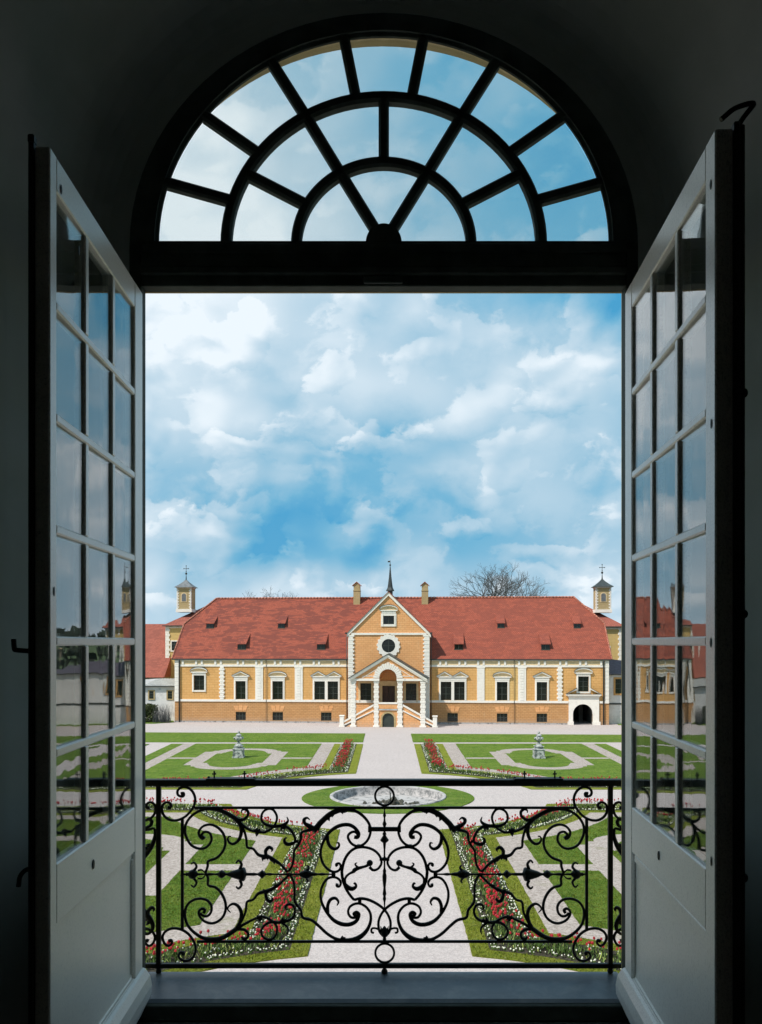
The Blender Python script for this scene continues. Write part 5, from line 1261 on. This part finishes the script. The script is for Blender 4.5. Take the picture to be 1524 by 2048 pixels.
for u0, u1 in ((298.6, 307.6), (335.6, 344.6), (281, 286)): simplewin(an, lx(u0, aw), lx(u1, aw), lz(320, 1397.5, aw), lz(320, 1382, aw), aw, 'tan', .12, (0, 2))
MB().box(lx(320, aw)-.1, lx(320, aw)+.12, aw-.08, aw, az-.45, az-.28).build('vent', 'zinc', an)
ar = tag(empty('annex', (0, YC, 0), -TH), 'white annex with purple slate roof against the right wing', 'annex')
aw = 1.0; z1 = lz(1230, 1348, aw)
MB().box(XE+.02, 30, aw, aw+6, 0, z1).build('wall', 'annex', ar)
MB().box(XE+.02, 30, aw-.05, aw-.001, z1-3.0, z1-2.85).build('ledge', 'pipe', ar)
mb = MB(); z2 = lz(1221, 1322, aw+2.5)
mb.face([(XE+.02, aw-.2, z1), (30, aw-.2, z1), (27, aw+3, z2-.4), (XE+.02, aw+3, z2+.3)]); mb.face([(30, aw-.2, z1), (30, aw+6, z1), (27, aw+3, z2-.4)])
mb.face([(30, aw+6, z1), (XE+.02, aw+6, z1), (XE+.02, aw+3, z2+.3), (27, aw+3, z2-.4)])
mb.build('roof', 'purple', ar)
MB().box(XE+.02, 30.1, aw-.24, aw-.18, z1-.1, z1-.02).build('gutter', 'pipe', ar)
for u0 in (1230.5, 1290): simplewin(ar, lx(u0, aw), lx(u0, aw)+.95, lz(1238, 1387, aw), lz(1238, 1358, aw), aw, 'orange_trim', .17)
# tall side wing that the left door mirrors, beyond the right edge
sw = tag(empty('side_wing', (0, YC, 0), -TH), 'long weathered side wing running towards the palace on the right', 'side wing')
MB().box(31.2, 40, -28, 10, 0, 7.2).build('wall', 'stone', sw)
MB().box(31.12, 31.2, -28.1, 10.1, 2.4, 2.55).box(31.0, 40.1, -28.1, 10.1, 7.2, 7.32).build('ledge', 'frieze', sw)
mb = MB(); mb.face([(31.0, -28.2, 7.32), (31.0, 10.2, 7.32), (35.5, 10.2, 9.0), (35.5, -28.2, 9.0)]); mb.face([(40.2, 10.2, 7.32), (40.2, -28.2, 7.32), (35.5, -28.2, 9.0), (35.5, 10.2, 9.0)]); mb.face([(31.0, -28.2, 7.32), (35.5, -28.2, 9.0), (40.2, -28.2, 7.32)]); mb.build('roof', 'slate_dk', sw)
for i in range(7):
    y = -25+i*5.0; wi = empty('window', (31.2, y, 3.4), 0, sw)
    MB().box(-.02, 0, -.5, .5, 0, 1.5).build('pane', 'glass_dark', wi); MB().box(-.05, 0, -.62, -.5, -.1, 1.6).box(-.05, 0, .5, .62, -.1, 1.6).box(-.05, 0, -.5, .5, 1.5, 1.6).box(-.05, 0, -.5, .5, -.1, 0).build('frame', 'tan', wi)
# dark sheds on the skyline at the left
sd = tag(empty('shed', (-36, 112, 0)), 'dark weathered sheds rising behind the barn roof at the left', 'shed')
MB().box(-14, 6.0, 0, 8, 0, 8.6).build('wall', 'dark_timber', sd)
MB().box(-2.6, 1.2, 1, 7, 8.6, 9.5).box(1.2, 6.6, 1, 7, 8.6, 9.25).box(-15, -6, 0, 6, 8.6, 9.1).build('roof_box', 'dark_timber', sd)
MB().box(-2.8, 1.4, .8, 7.2, 9.5, 9.62).box(1.2, 6.8, .8, 7.2, 9.25, 9.35).build('roof', 'ridge', sd)

# ------------------------------------------------------------------ bare trees behind the roof
def bare_tree(x, y, H, spread, seed, label, levels=7, trunk_h=.36):
    r_ = random.Random(seed); root = tag(empty('bare_tree', (x, y, 0)), label, 'tree')
    big, tw_ = MB(), MB()
    def grow(p, d_, L, rad, lev):
        n_ = 3 if lev > 2 else 2
        pts = [p]; q = p.copy(); dd = d_.copy()
        for i in range(n_):
            dd = (dd+Vector((r_.gauss(0, .10), r_.gauss(0, .10), r_.gauss(.02, .06)))).normalized(); q = q+dd*L/n_; pts.append(q.copy())
        (big if lev >= 4 else tw_).tube(pts, [rad*(1-.32*i/n_) for i in range(n_+1)], 6 if lev >= 4 else 3, cap=False)
        if lev == 0: return
        k = 3 if r_.random() < .72 else 2
        for i in range(k):
            ax = dd.orthogonal().normalized(); ax.rotate(Matrix.Rotation(r_.uniform(0, 6.28), 3, dd))
            nd = dd.copy(); nd.rotate(Matrix.Rotation(r_.uniform(.30, .75)*(1 if lev < 6 else .8), 3, ax))
            nd = (nd+Vector((0, 0, .06))+Vector((nd.x, nd.y, 0))*spread).normalized()
            grow(q, nd, L*r_.uniform(.64, .84), rad*.62, lev-1)
        if lev < 6 and r_.random() < .6: grow(pts[1], (dd+Vector((r_.gauss(0, .7), r_.gauss(0, .7), .1))).normalized(), L*.6, rad*.45, max(0, lev-2))
    b0 = MB(); b0.tube([(0, 0, 0), (0, 0, H*trunk_h*.5), (.1, 0, H*trunk_h)], [.50, .42, .36], 10); b0.build('trunk', 'twig', root)
    for i in range(4):
        a = i*pi/2+r_.uniform(-.4, .4)
        grow(Vector((.1, 0, H*trunk_h-.2)), Vector((cos(a)*.55, sin(a)*.55, 1)).normalized(), H*.19, .24, levels-1)
    big.build('limb', 'twig', root); o = tw_.build('crown', 'twig', root); o['kind'] = 'stuff'
bare_tree(16.4, 131, 20.4, .16, 11, 'large bare tree spreading behind the right part of the roof ridge')
bare_tree(23.6, 138, 14.6, .22, 5, 'smaller bare tree at the right shoulder of the large bare tree')
bare_tree(-16.6, 131, 16.6, .22, 23, 'bare treetop just clearing the roof ridge on the left')
# far belt of trees all round the horizon
mb = MB(); r_ = random.Random(4)
for i in range(5200):
    a = r_.uniform(-1.25, 1.25); D_ = r_.uniform(235, 265); x, y = D_*sin(a), D_*cos(a)
    hmax = 11.5+2.4*mnoise.noise(Vector((a*9, 0, 0)))+1.2*mnoise.noise(Vector((a*40, 3, 0)))
    z = hmax*r_.random()**.7; s_ = r_.uniform(.5, 1.5)
    n1 = Vector((r_.gauss(0, 1), r_.gauss(0, 1)-1.5, r_.gauss(0, 1))).normalized(); n2 = n1.orthogonal().normalized(); n3 = n1.cross(n2); c = Vector((x, y, z))
    mb.face([c-n2*s_*1.4, c+n3*s_, c+n2*s_*1.4, c-n3*s_])
tag(mb.build('treeline', 'far_tree'), 'far belt of trees along the horizon', kind='stuff')
# ------------------------------------------------------------------ garden
def struct(o, kind='structure'): o['kind'] = kind; return o
def jag(pts, step=.3, amp=.012):
    out = []
    n = len(pts)
    for i in range(n):
        a, b_ = Vector(pts[i]), Vector(pts[(i+1) % n]); L = (b_-a).length
        k = max(1, min(200, int(L/step))); nrm = Vector((-(b_-a).y, (b_-a).x))/max(L, 1e-6)
        for j in range(k):
            p = a.lerp(b_, j/k)
            if j: p = p+nrm*R.uniform(-amp, amp)
            out.append((p.x, p.y))
    return out
def sheet(name, pts, z, m, j=True, z0=None):
    return struct(MB().slab(jag(pts) if j else pts, z-.05 if z0 is None else z0, z).build(name, m))
# gravel court with a round hole for the basin
BC = (0, 44.15)
mb = MB(); n = 64; RB = 3.02
def sq(i):
    a = 2*pi*i/n; c, s_ = cos(a), sin(a); q = 6/max(abs(c), abs(s_)); return (c*q, BC[1]+s_*q, 0)
for i in range(n):
    a, b_ = 2*pi*i/n, 2*pi*(i+1)/n
    mb.face([(RB*cos(a), BC[1]+RB*sin(a), 0), sq(i), sq(i+1), (RB*cos(b_), BC[1]+RB*sin(b_), 0)])
for x0, x1, y0, y1 in ((-48, -6, 3.7, 90), (6, 48, 3.7, 90), (-6, 6, 3.7, BC[1]-6), (-6, 6, BC[1]+6, 90)):
    mb.face([(x0, y0, 0), (x1, y0, 0), (x1, y1, 0), (x0, y1, 0)])
struct(mb.build('gravel_court', 'gravel'))
mb = MB()
for x0, x1, y0, y1 in ((-1500, -48, -600, 3000), (48, 1500, -600, 3000), (-48, 48, -600, 3.7), (-48, 48, 90, 3000)):
    mb.face([(x0, y0, -.01), (x1, y0, -.01), (x1, y1, -.01), (x0, y1, -.01)])
struct(mb.build('ground', 'field'))
# strips in front of the manor
def tilt(y, x): return y-.046*x
for s in (-1, 1):
    sheet('lawn', [(s*2.0, tilt(74.45, 2*s)), (s*2.0, 68.05), (s*42, 68.05), (s*42, tilt(74.45, 42*s))], .03, 'lawn')
WB = {0: 17.05, .5: 16.0, 1.75: 16.0, 2.25: 16.1, 3.25: 15.15}
def arc_pts(cy, Rr, a0, dy, sgn, n=14):
    """points on the circle round (0, cy) from x = a0 to where y = cy + sgn*dy"""
    t0 = math.acos(min(1, a0/Rr)); t1 = math.asin(min(1, dy/Rr))
    return [(Rr*cos(t0+(t1-t0)*i/n), cy+sgn*Rr*sin(t0+(t1-t0)*i/n)) for i in range(n+1)]
def far_outline(k, kg=None):
    w = WB[k]; a0 = 2.0+k
    return [(a0, 66.8)]+arc_pts(44, 8.05+k, a0, 2.2+k, 1)+[(w, 46.2+k), (w, 66.8)]
def near_outline(k):
    w = WB[k]; a0 = 2.1+k
    return arc_pts(44, 8.05+k, a0, 2.0+k, -1)+[(w, 42-k), (w, 14.8+k)]+arc_pts(12.8, 9.1+k, a0, 2.0+k, 1)[::-1]
def mir(pts, s): return [(s*x+.05, y) for x, y in pts]
def ringpoly(hx, hy, sx_, sy_, top, cy):
    q = []
    def half(sg):
        o_ = []
        for i in range(13):
            a = -pi/2+pi*i/12 if False else pi*i/12
            o_.append((sx_*cos(a), sy_+(top-sy_)*sin(a)))
        return [(x*1, y*sg) for x, y in o_]
    up = [(hx, hy), (hx*.84, hy), (hx*.80, sy_)]+half(1)+[(-hx*.80, sy_), (-hx*.84, hy), (-hx, hy)]
    dn = [(-x, -y) for x, y in up]
    return [(x+10.3, y+cy) for x, y in up+dn]
for s in (-1, 1):
    for nm, fn, cy, thin in (('far', far_outline, 58.35, .30), ('near', near_outline, 30.0, .42)):
        sheet('border_grass', mir(fn(0), s), .03, 'lawn_edge')
        sheet('flower_bed', mir(fn(.5), s), .034, 'soil')
        sheet('border_grass', mir(fn(1.75), s), .044, 'lawn_edge')
        sheet('gravel_path', mir(fn(2.25), s), .048, 'gravel2')
        sheet('lawn', mir(fn(3.25), s), .062, 'lawn')
        y1 = 66.8 if nm == 'far' else 42-3.25
        sheet('gravel_path', mir([(5.3, cy-thin), (15.1, cy-thin), (15.1, cy+thin), (5.3, cy+thin)], s), .066, 'gravel2')
        sheet('gravel_path', mir(ringpoly(3.0, 3.35, 2.15, 3.9, 5.25, cy), s), .0705, 'gravel2')
        sheet('lawn', mir(ringpoly(1.95, 2.35, 1.45, 2.85, 4.35, cy), s), .078, 'lawn')
    sheet('lawn', mir([(16.1, 46.25), (17.05, 46.25), (17.05, 66.75), (16.1, 66.75)], s), .055, 'lawn')
    sheet('lawn', mir([(18.8, 66.8), (18.8, 15), (40, 15), (40, 66.8)], s), .03, 'lawn')
# soil patches at the head of the western grass strip have no flowers: cover with grass
# basin ---------------------------------------------------
mb = MB(); n = 64
cyr = 43.85
for i in range(n):
    a, b_ = 2*pi*i/n, 2*pi*(i+1)/n
    f_ = lambda q: (4.3+.14*abs(cos(q))**8)
    mb.face([(3.03*cos(a), BC[1]+3.03*sin(a), .03), (f_(a)*cos(a), cyr+4.2/4.3*f_(a)*sin(a), .03), (f_(b_)*cos(b_), cyr+4.2/4.3*f_(b_)*sin(b_), .03), (3.03*cos(b_), BC[1]+3.03*sin(b_), .03)])
    mb.face([(f_(a)*cos(a), cyr+4.2/4.3*f_(a)*sin(a), .03), (f_(a)*cos(a), cyr+4.2/4.3*f_(a)*sin(a), -.02), (f_(b_)*cos(b_), cyr+4.2/4.3*f_(b_)*sin(b_), -.02), (f_(b_)*cos(b_), cyr+4.2/4.3*f_(b_)*sin(b_), .03)])
struct(mb.build('lawn', 'lawn'))
bas = tag(empty('fountain_basin', (BC[0], BC[1], 0)), 'empty round stone basin sunk in a ring of grass', 'fountain basin')
MB().lathe([(3.02, -.05), (3.02, .075), (3.0, .085), (2.86, .085), (2.84, .07), (2.84, .0)], n=64, cap=False).build('rim', 'basin', bas)
MB().lathe([(2.84, .0), (2.82, -.30), (2.70, -.38)], n=64, cap=False).build('inner_wall', 'basin_wall', bas)
MB().lathe([(2.72, -.38), (1.9, -.42), (.01, -.44)], n=48, cap=False).build('floor', 'basin', bas)
for i in range(44):
    a = R.uniform(0, 6.28); q = R.uniform(0, 1)**.6
    x, y = q*1.5*cos(a)+.1, .1+q*.8*sin(a)
    mb = MB(); r_ = R.uniform(.04, .15); mb.ball((0, 0, 0), r_, 7)
    mb.v = [(x+a_*R.uniform(.8, 1.3), y+b_*R.uniform(.8, 1.3), -.44+c_*R.uniform(.6, 1.1)+r_*.4) for a_, b_, c_ in mb.v]
    mb.build('rock', 'rock', bas)
mb = MB(); mb.tube([(.12, .1, -.44), (.12, .1, .18)], .03, 8); mb.build('nozzle', 'iron', bas)
mb = MB(); mb.ball((.3, -.1, -.12), .16, 8); mb.tube([(.3, -.1, -.44), (.3, -.1, -.1)], .09, 8); mb.build('pump', 'rock', bas)
# urns ----------------------------------------------------
def urn(x, y, label, sc=1.):
    u = tag(empty('garden_urn', (x, y, .078), R.uniform(-.03, .03)), label, 'garden urn', 'stone urns on the parterre lawns')
    u.scale = (sc, sc, sc)
    MB().bbox(-.38, .38, -.38, .38, 0, .10, .01).bbox(-.34, .34, -.34, .34, .10, .55, .01).bbox(-.37, .37, -.37, .37, .55, .62, .015).build('pedestal', 'urn', u)
    MB().bbox(-.26, .26, -.26, .26, .62, .76, .02).bbox(-.30, .30, -.30, .30, .76, .80, .01).build('plinth', 'urn', u)
    MB().lathe([(.28, .80), (.24, .84), (.12, .96), (.085, 1.02), (.10, 1.06), (.07, 1.09)], n=20).build('foot', 'urn', u)
    MB().lathe([(.07, 1.09), (.15, 1.12), (.22, 1.19), (.25, 1.27), (.235, 1.34), (.16, 1.42), (.17, 1.46), (.21, 1.49)], n=20).build('bowl', 'urn', u)
    for k in range(6):
        a = k*pi/3+.3; mb = MB(); mb.ball((.25*cos(a), .25*sin(a), 1.32), .07, 7); mb.tube(smoothpath([(.2*cos(a), .2*sin(a), 1.2), (.32*cos(a), .32*sin(a), 1.26), (.3*cos(a), .3*sin(a), 1.38)]), [.02]*13, 6)
        mb.build('swag', 'urn', u)
    MB().lathe([(.2, 1.49), (.17, 1.54), (.10, 1.58), (.05, 1.62), (.09, 1.67), (.07, 1.73), (.0, 1.78)], n=16).build('lid', 'urn', u)
    return u
urn(-10.3, 58.6, 'weathered grey lidded stone urn on the left lawn before the manor', 1.03)
urn(10.35, 58.35, 'weathered lidded stone urn on a whiter pedestal, on the right lawn', 1.03)
urn(-10.3, 30.0, 'stone urn on the near lawn beyond the left casement door'); urn(10.35, 30.0, 'stone urn on the near lawn beyond the right casement door')
# blades of grass on the near lawns, too many to count
import numpy as np
def np_in(poly, x, y):
    c = np.zeros(len(x), bool); n_ = len(poly)
    for i in range(n_):
        x0, y0 = poly[i]; x1, y1 = poly[(i+1) % n_]
        if y0 == y1: continue
        c ^= ((y0 > y) != (y1 > y)) & (x < (x1-x0)*(y-y0)/(y1-y0)+x0)
    return c
rs = np.random.RandomState(5)
def blades(name, cond, n_, x0, x1, y0, y1, mats, hmin, hmax):
    x = rs.uniform(x0, x1, n_); y = y0+(y1-y0)*rs.uniform(0, 1, n_)**1.3; s_ = rs.choice([-1, 1], n_)
    k_, z = cond(x, y); x, y, z, s_ = x[k_], y[k_], z[k_], s_[k_]; X = s_*x+.05; m_ = len(X)
    a = rs.uniform(0, 6.28, m_); h = rs.uniform(hmin, hmax, m_); w = rs.uniform(.008, .018, m_); lx_, ly_ = rs.normal(0, .02, m_), rs.normal(0, .02, m_)
    v = np.empty((m_, 3, 3)); v[:, 0] = np.c_[X-w*np.cos(a), y-w*np.sin(a), z]; v[:, 1] = np.c_[X+w*np.cos(a), y+w*np.sin(a), z]; v[:, 2] = np.c_[X+lx_, y+ly_, z+h]
    me = bpy.data.meshes.new(name); me.vertices.add(3*m_); me.vertices.foreach_set('co', v.ravel()); me.loops.add(3*m_); me.loops.foreach_set('vertex_index', np.arange(3*m_)); me.polygons.add(m_)
    me.polygons.foreach_set('loop_start', np.arange(0, 3*m_, 3)); me.polygons.foreach_set('loop_total', np.full(m_, 3))
    for q in mats: me.materials.append(M[q])
    me.polygons.foreach_set('material_index', rs.randint(0, len(mats), m_)); me.update(calc_edges=True)
    o = bpy.data.objects.new(name, me); COL.objects.link(o); return tag(o, 'short grass blades of the near lawns', kind='stuff')
N0, N5, N17, N22, N32 = (near_outline(k_) for k_ in (0, .5, 1.75, 2.25, 3.25))
RO, RI = ringpoly(3.0, 3.35, 2.15, 3.9, 5.25, 30.0), ringpoly(1.95, 2.35, 1.45, 2.85, 4.35, 30.0)
def c_edge(x, y):
    a = np_in(N0, x, y) & ~np_in(N5, x, y); b_ = np_in(N17, x, y) & ~np_in(N22, x, y)
    return a | b_, np.where(a, .03, .044)
def c_lawn(x, y):
    a = np_in(N32, x, y) & ~np_in(RO, x, y) & ~((abs(y-30) < .42) & (x < 15.1) & (x > 5.3)); b_ = np_in(RI, x, y)
    return a | b_, np.where(b_, .078, .062)
blades('grass', c_edge, 150000, 2.0, 12.5, 20, 42.2, ['lawn_edge', 'lawn_edge', 'lawn'], .02, .05)
blades('grass', c_lawn, 170000, 5, 13, 20, 40, ['lawn', 'lawn', 'lawn_edge'], .02, .045)
# flowers -------------------------------------------------
import bisect
class Path:
    """outline of a bed, walked by length; off = distance inwards"""
    def __init__(s, pts):
        s.p = [Vector(q) for q in pts]; s.L = [0]
        for a, b_ in zip(s.p[:-1], s.p[1:]): s.L.append(s.L[-1]+(b_-a).length)
    def at(s, t_, off, sg):
        i = min(bisect.bisect(s.L, t_)-1, len(s.p)-2); a, b_ = s.p[i], s.p[i+1]
        q = a.lerp(b_, (t_-s.L[i])/max(1e-9, s.L[i+1]-s.L[i])); n_ = Vector((-(b_-a).y, (b_-a).x)).normalized()*sg
        return q+n_*off
def inside(pts, x, y):
    c = False; n_ = len(pts)
    for i in range(n_):
        x0, y0 = pts[i]; x1, y1 = pts[(i+1) % n_]
        if (y0 > y) != (y1 > y) and x < (x1-x0)*(y-y0)/(y1-y0)+x0: c = not c
    return c
def dist_outline(pts, x, y):
    best = 1e9
    for (x0, y0), (x1, y1) in zip(pts[:-1], pts[1:]):
        dx, dy = x1-x0, y1-y0; L2 = dx*dx+dy*dy
        t_ = max(0, min(1, ((x-x0)*dx+(y-y0)*dy)/L2)) if L2 else 0
        best = min(best, (x-x0-t_*dx)**2+(y-y0-t_*dy)**2)
    return sqrt(best)
def tulip_mesh(v_):
    r_ = random.Random(v_); mb = MB(); h = r_.uniform(.26, .34); lx, ly = r_.uniform(-.04, .04), r_.uniform(-.04, .04)
    mb.cur = 1; mb.tube([(0, 0, 0), (lx*.5, ly*.5, h*.6), (lx, ly, h)], [.005, .005, .006], 3, cap=False)
    for k in range(3):
        a = r_.uniform(0, 6.28); c, s_ = cos(a), sin(a); q = r_.uniform(.07, .12)
        mb.face([(0, 0, 0), (q*c*.5-s_*.02, q*s_*.5+c*.02, .10), (q*c, q*s_, r_.uniform(.14, .2)), (q*c*.5+s_*.02, q*s_*.5-c*.02, .10)])
    mb.cur = 0; o_ = r_.uniform(.022, .036)
    mb.lathe([(.008, h), (.03, h+.02), (o_, h+.045), (o_*.75, h+.07)], (lx, ly, 0), 6, cap=True, a0=r_.uniform(0, 1))
    return mb
TM = [tulip_mesh(i) for i in range(8)]
tm = [t_.mesh('tulip', ['red', 'green_leaf']) for t_ in TM]
def add_mesh(dst, src, x, y, z, rz, sc):
    b = len(dst.v); c, s_ = cos(rz)*sc, sin(rz)*sc
    dst.v += [(x+a*c-b_*s_, y+a*s_+b_*c, z+h*sc) for a, b_, h in src.v]
    dst.f += [tuple(b+i for i in f_) for f_ in src.f]; dst.mi += src.mi; dst.sm += src.sm
spots = []
ZB = .034
soil_green, whites = MB(), MB()
whites_n = 0
for s in (-1, 1):
    for nm, fn in (('far', far_outline), ('near', near_outline)):
        P0 = fn(0)
        x0, x1 = 2, 16.0
        y0, y1 = (46, 66.6) if nm == 'far' else (15, 42)
        # distance to the flowered sides only (the west side carries none)
        iw = [i for i, q in enumerate(P0) if q[0] == WB[0]]
        side_paths = [P0[:iw[0]+1]] if nm == 'far' else [P0[:iw[0]+1], P0[iw[1]:]+[P0[0]]]
        def dflower(x, y):
            if not inside(P0, x, y): return -1
            return min(dist_outline(q, x, y) for q in side_paths)
        # grid walk: cells of 10 cm
        st = .10 if nm == 'near' else .13
        yy = y0
        while yy < y1:
            xx_ = x0
            while xx_ < x1:
                x, y = xx_+R.uniform(0, st), yy+R.uniform(0, st); xx_ += st
                if nm == 'near' and (5.7 < x and 17.4 < y < 20 or (5.3 < x < 16 and 20 < y < 20)): pass
                if nm == 'far' and x > 4.6 and y > 52.6: continue
                if nm == 'near' and x > 4.6 and 23.6 < y < 34.0: continue
                if nm == 'near' and y < 19.3: continue
                dd = dflower(x, y)
                if dd < .54 or dd > 1.71: continue
                u = (dd-.5)/1.25
                X, Y = s*x+.05, y
                if .17 < u < .80:
                    clump = mnoise.noise(Vector((X*.8, Y*.8, s*3)))
                    dens = (.30 if nm == 'near' else .34)*(1+1.6*clump)
                    if dd > 1.32 and nm == 'near': dens *= .5
                    if R.random() < dens*(1 if .25 < u < .7 else .35): spots.append((X, Y))
                    if R.random() < .75:
                        a = R.uniform(0, 6.28); h = R.uniform(.06, .2); q = R.uniform(.03, .09); c, s_ = cos(a), sin(a)
                        soil_green.cur = 1 if R.random() < .42 else 0
                        for k_ in range(2):
                            c, s_ = cos(a+k_*2.1), sin(a+k_*2.1)
                            soil_green.face([(X-s_*.012, Y+c*.012, ZB), (X+s_*.012, Y-c*.012, ZB), (X+c*q+s_*.02, Y+s_*q-c*.02, ZB+h*.7), (X+c*q*1.5, Y+s_*q*1.5, ZB+h)])
                        if R.random() < .09:
                            whites.ball((X, Y, ZB+R.uniform(.06, .14)), R.uniform(.018, .03), 4)
                else:
                    row = (abs(u-.05) < .035 or abs(u-.135) < .03 or abs(u-.86) < .03 or abs(u-.945) < .035)
                    if row and R.random() < (.85 if nm == 'near' else .9):
                        whites.ball((X+R.uniform(-.03, .03), Y+R.uniform(-.03, .03), ZB+R.uniform(.04, .08)), R.uniform(.014, .030), 4)
                        soil_green.cur = 0; a = R.uniform(0, 6.28); c, s_ = cos(a), sin(a)
                        soil_green.face([(X-s_*.04, Y+c*.04, ZB), (X+s_*.04, Y-c*.04, ZB), (X+s_*.05, Y-c*.05, ZB+.05), (X-s_*.05, Y+c*.05, ZB+.05)])
            yy += st
tag(whites.build('white_flowers', 'white_petal'), 'low white bedding flowers edging the beds in rows', kind='stuff')
tag(soil_green.build('bedding_leaves', ['green_leaf', 'yellow_leaf']), 'green leaves of the bedding plants', kind='stuff')
spots.sort(key=lambda q: q[1])
shown = [q for q in spots if q[1] > 20.7 and abs(q[0])/q[1] < .283][:290]; ss = set(shown)
for i, (x, y) in enumerate(shown):
    o = bpy.data.objects.new('tulip', tm[i % 8]); COL.objects.link(o); o.location = (x, y, ZB); o.rotation_euler = (0, 0, R.uniform(0, 6.28))
    q = R.uniform(.9, 1.15); o.scale = (q*1.15, q*1.15, q)
    tag(o, 'red tulip in the near flower beds behind the iron railing', 'tulip', 'red tulips in the near flower beds')
mb = MB()
for i, q in enumerate(spots):
    if q in ss: continue
    add_mesh(mb, TM[i % 8], q[0], q[1], ZB, R.uniform(0, 6.28), R.uniform(1.0, 1.25))
tag(mb.build('tulip_drift', ['red', 'green_leaf']), 'drifts of red tulips in the farther beds', kind='stuff')
print('tulips', len(spots))
# hedge and shrub beside the left wing ---------------------
def leafmass(name, x0, x1, y0, y1, z0, z1, n_, mat_, size, label, cat, seed):
    r_ = random.Random(seed); mb = MB()
    for i in range(n_):
        x, y = r_.uniform(x0, x1), r_.uniform(y0, y1); z = z0+(z1-z0)*r_.random()**.8
        z *= 1+.10*mnoise.noise(Vector((x, y, 0)))
        n1 = Vector((r_.gauss(0, 1), r_.gauss(0, 1), r_.gauss(0, 1))).normalized(); n2 = n1.orthogonal().normalized(); n3 = n1.cross(n2)
        s_ = size*r_.uniform(.5, 1.3); c = Vector((x, y, z))
        mb.face([c-n2*s_, c+n3*s_*.6, c+n2*s_, c-n3*s_*.6])
    o = mb.build(name, mat_); return tag(o, label, cat) if cat else o
o = leafmass('hedge', -31, -23.3, 84.6, 86.2, .05, 1.75, 9000, 'hedge', .11, 'dark clipped hedge before the low white annex', 'hedge', 3)
mb = MB(); r_ = random.Random(9)
for i in range(140):
    x, y = r_.uniform(-23.4, -21.8), r_.uniform(84.4, 85.6); h = r_.uniform(.9, 1.9)
    mb.tube([(x, y, .0), (x+r_.uniform(-.15, .15), y, h*.6), (x+r_.uniform(-.3, .3), y, h)], [.018, .012, .004], 3)
sh = mb.build('bare_shrub', 'twig'); tag(sh, 'bare twiggy shrub between the hedge and the left wing', 'shrub')
sheet('grass_verge', [(-31, 83.6), (-23, 83.6), (-21.4, 85.2), (-22, 87), (-31, 87)], .03, 'lawn')
sheet('grass_verge', [(22.3, 82.3), (31, 81.6), (31, 84), (22.6, 84)], .03, 'lawn')
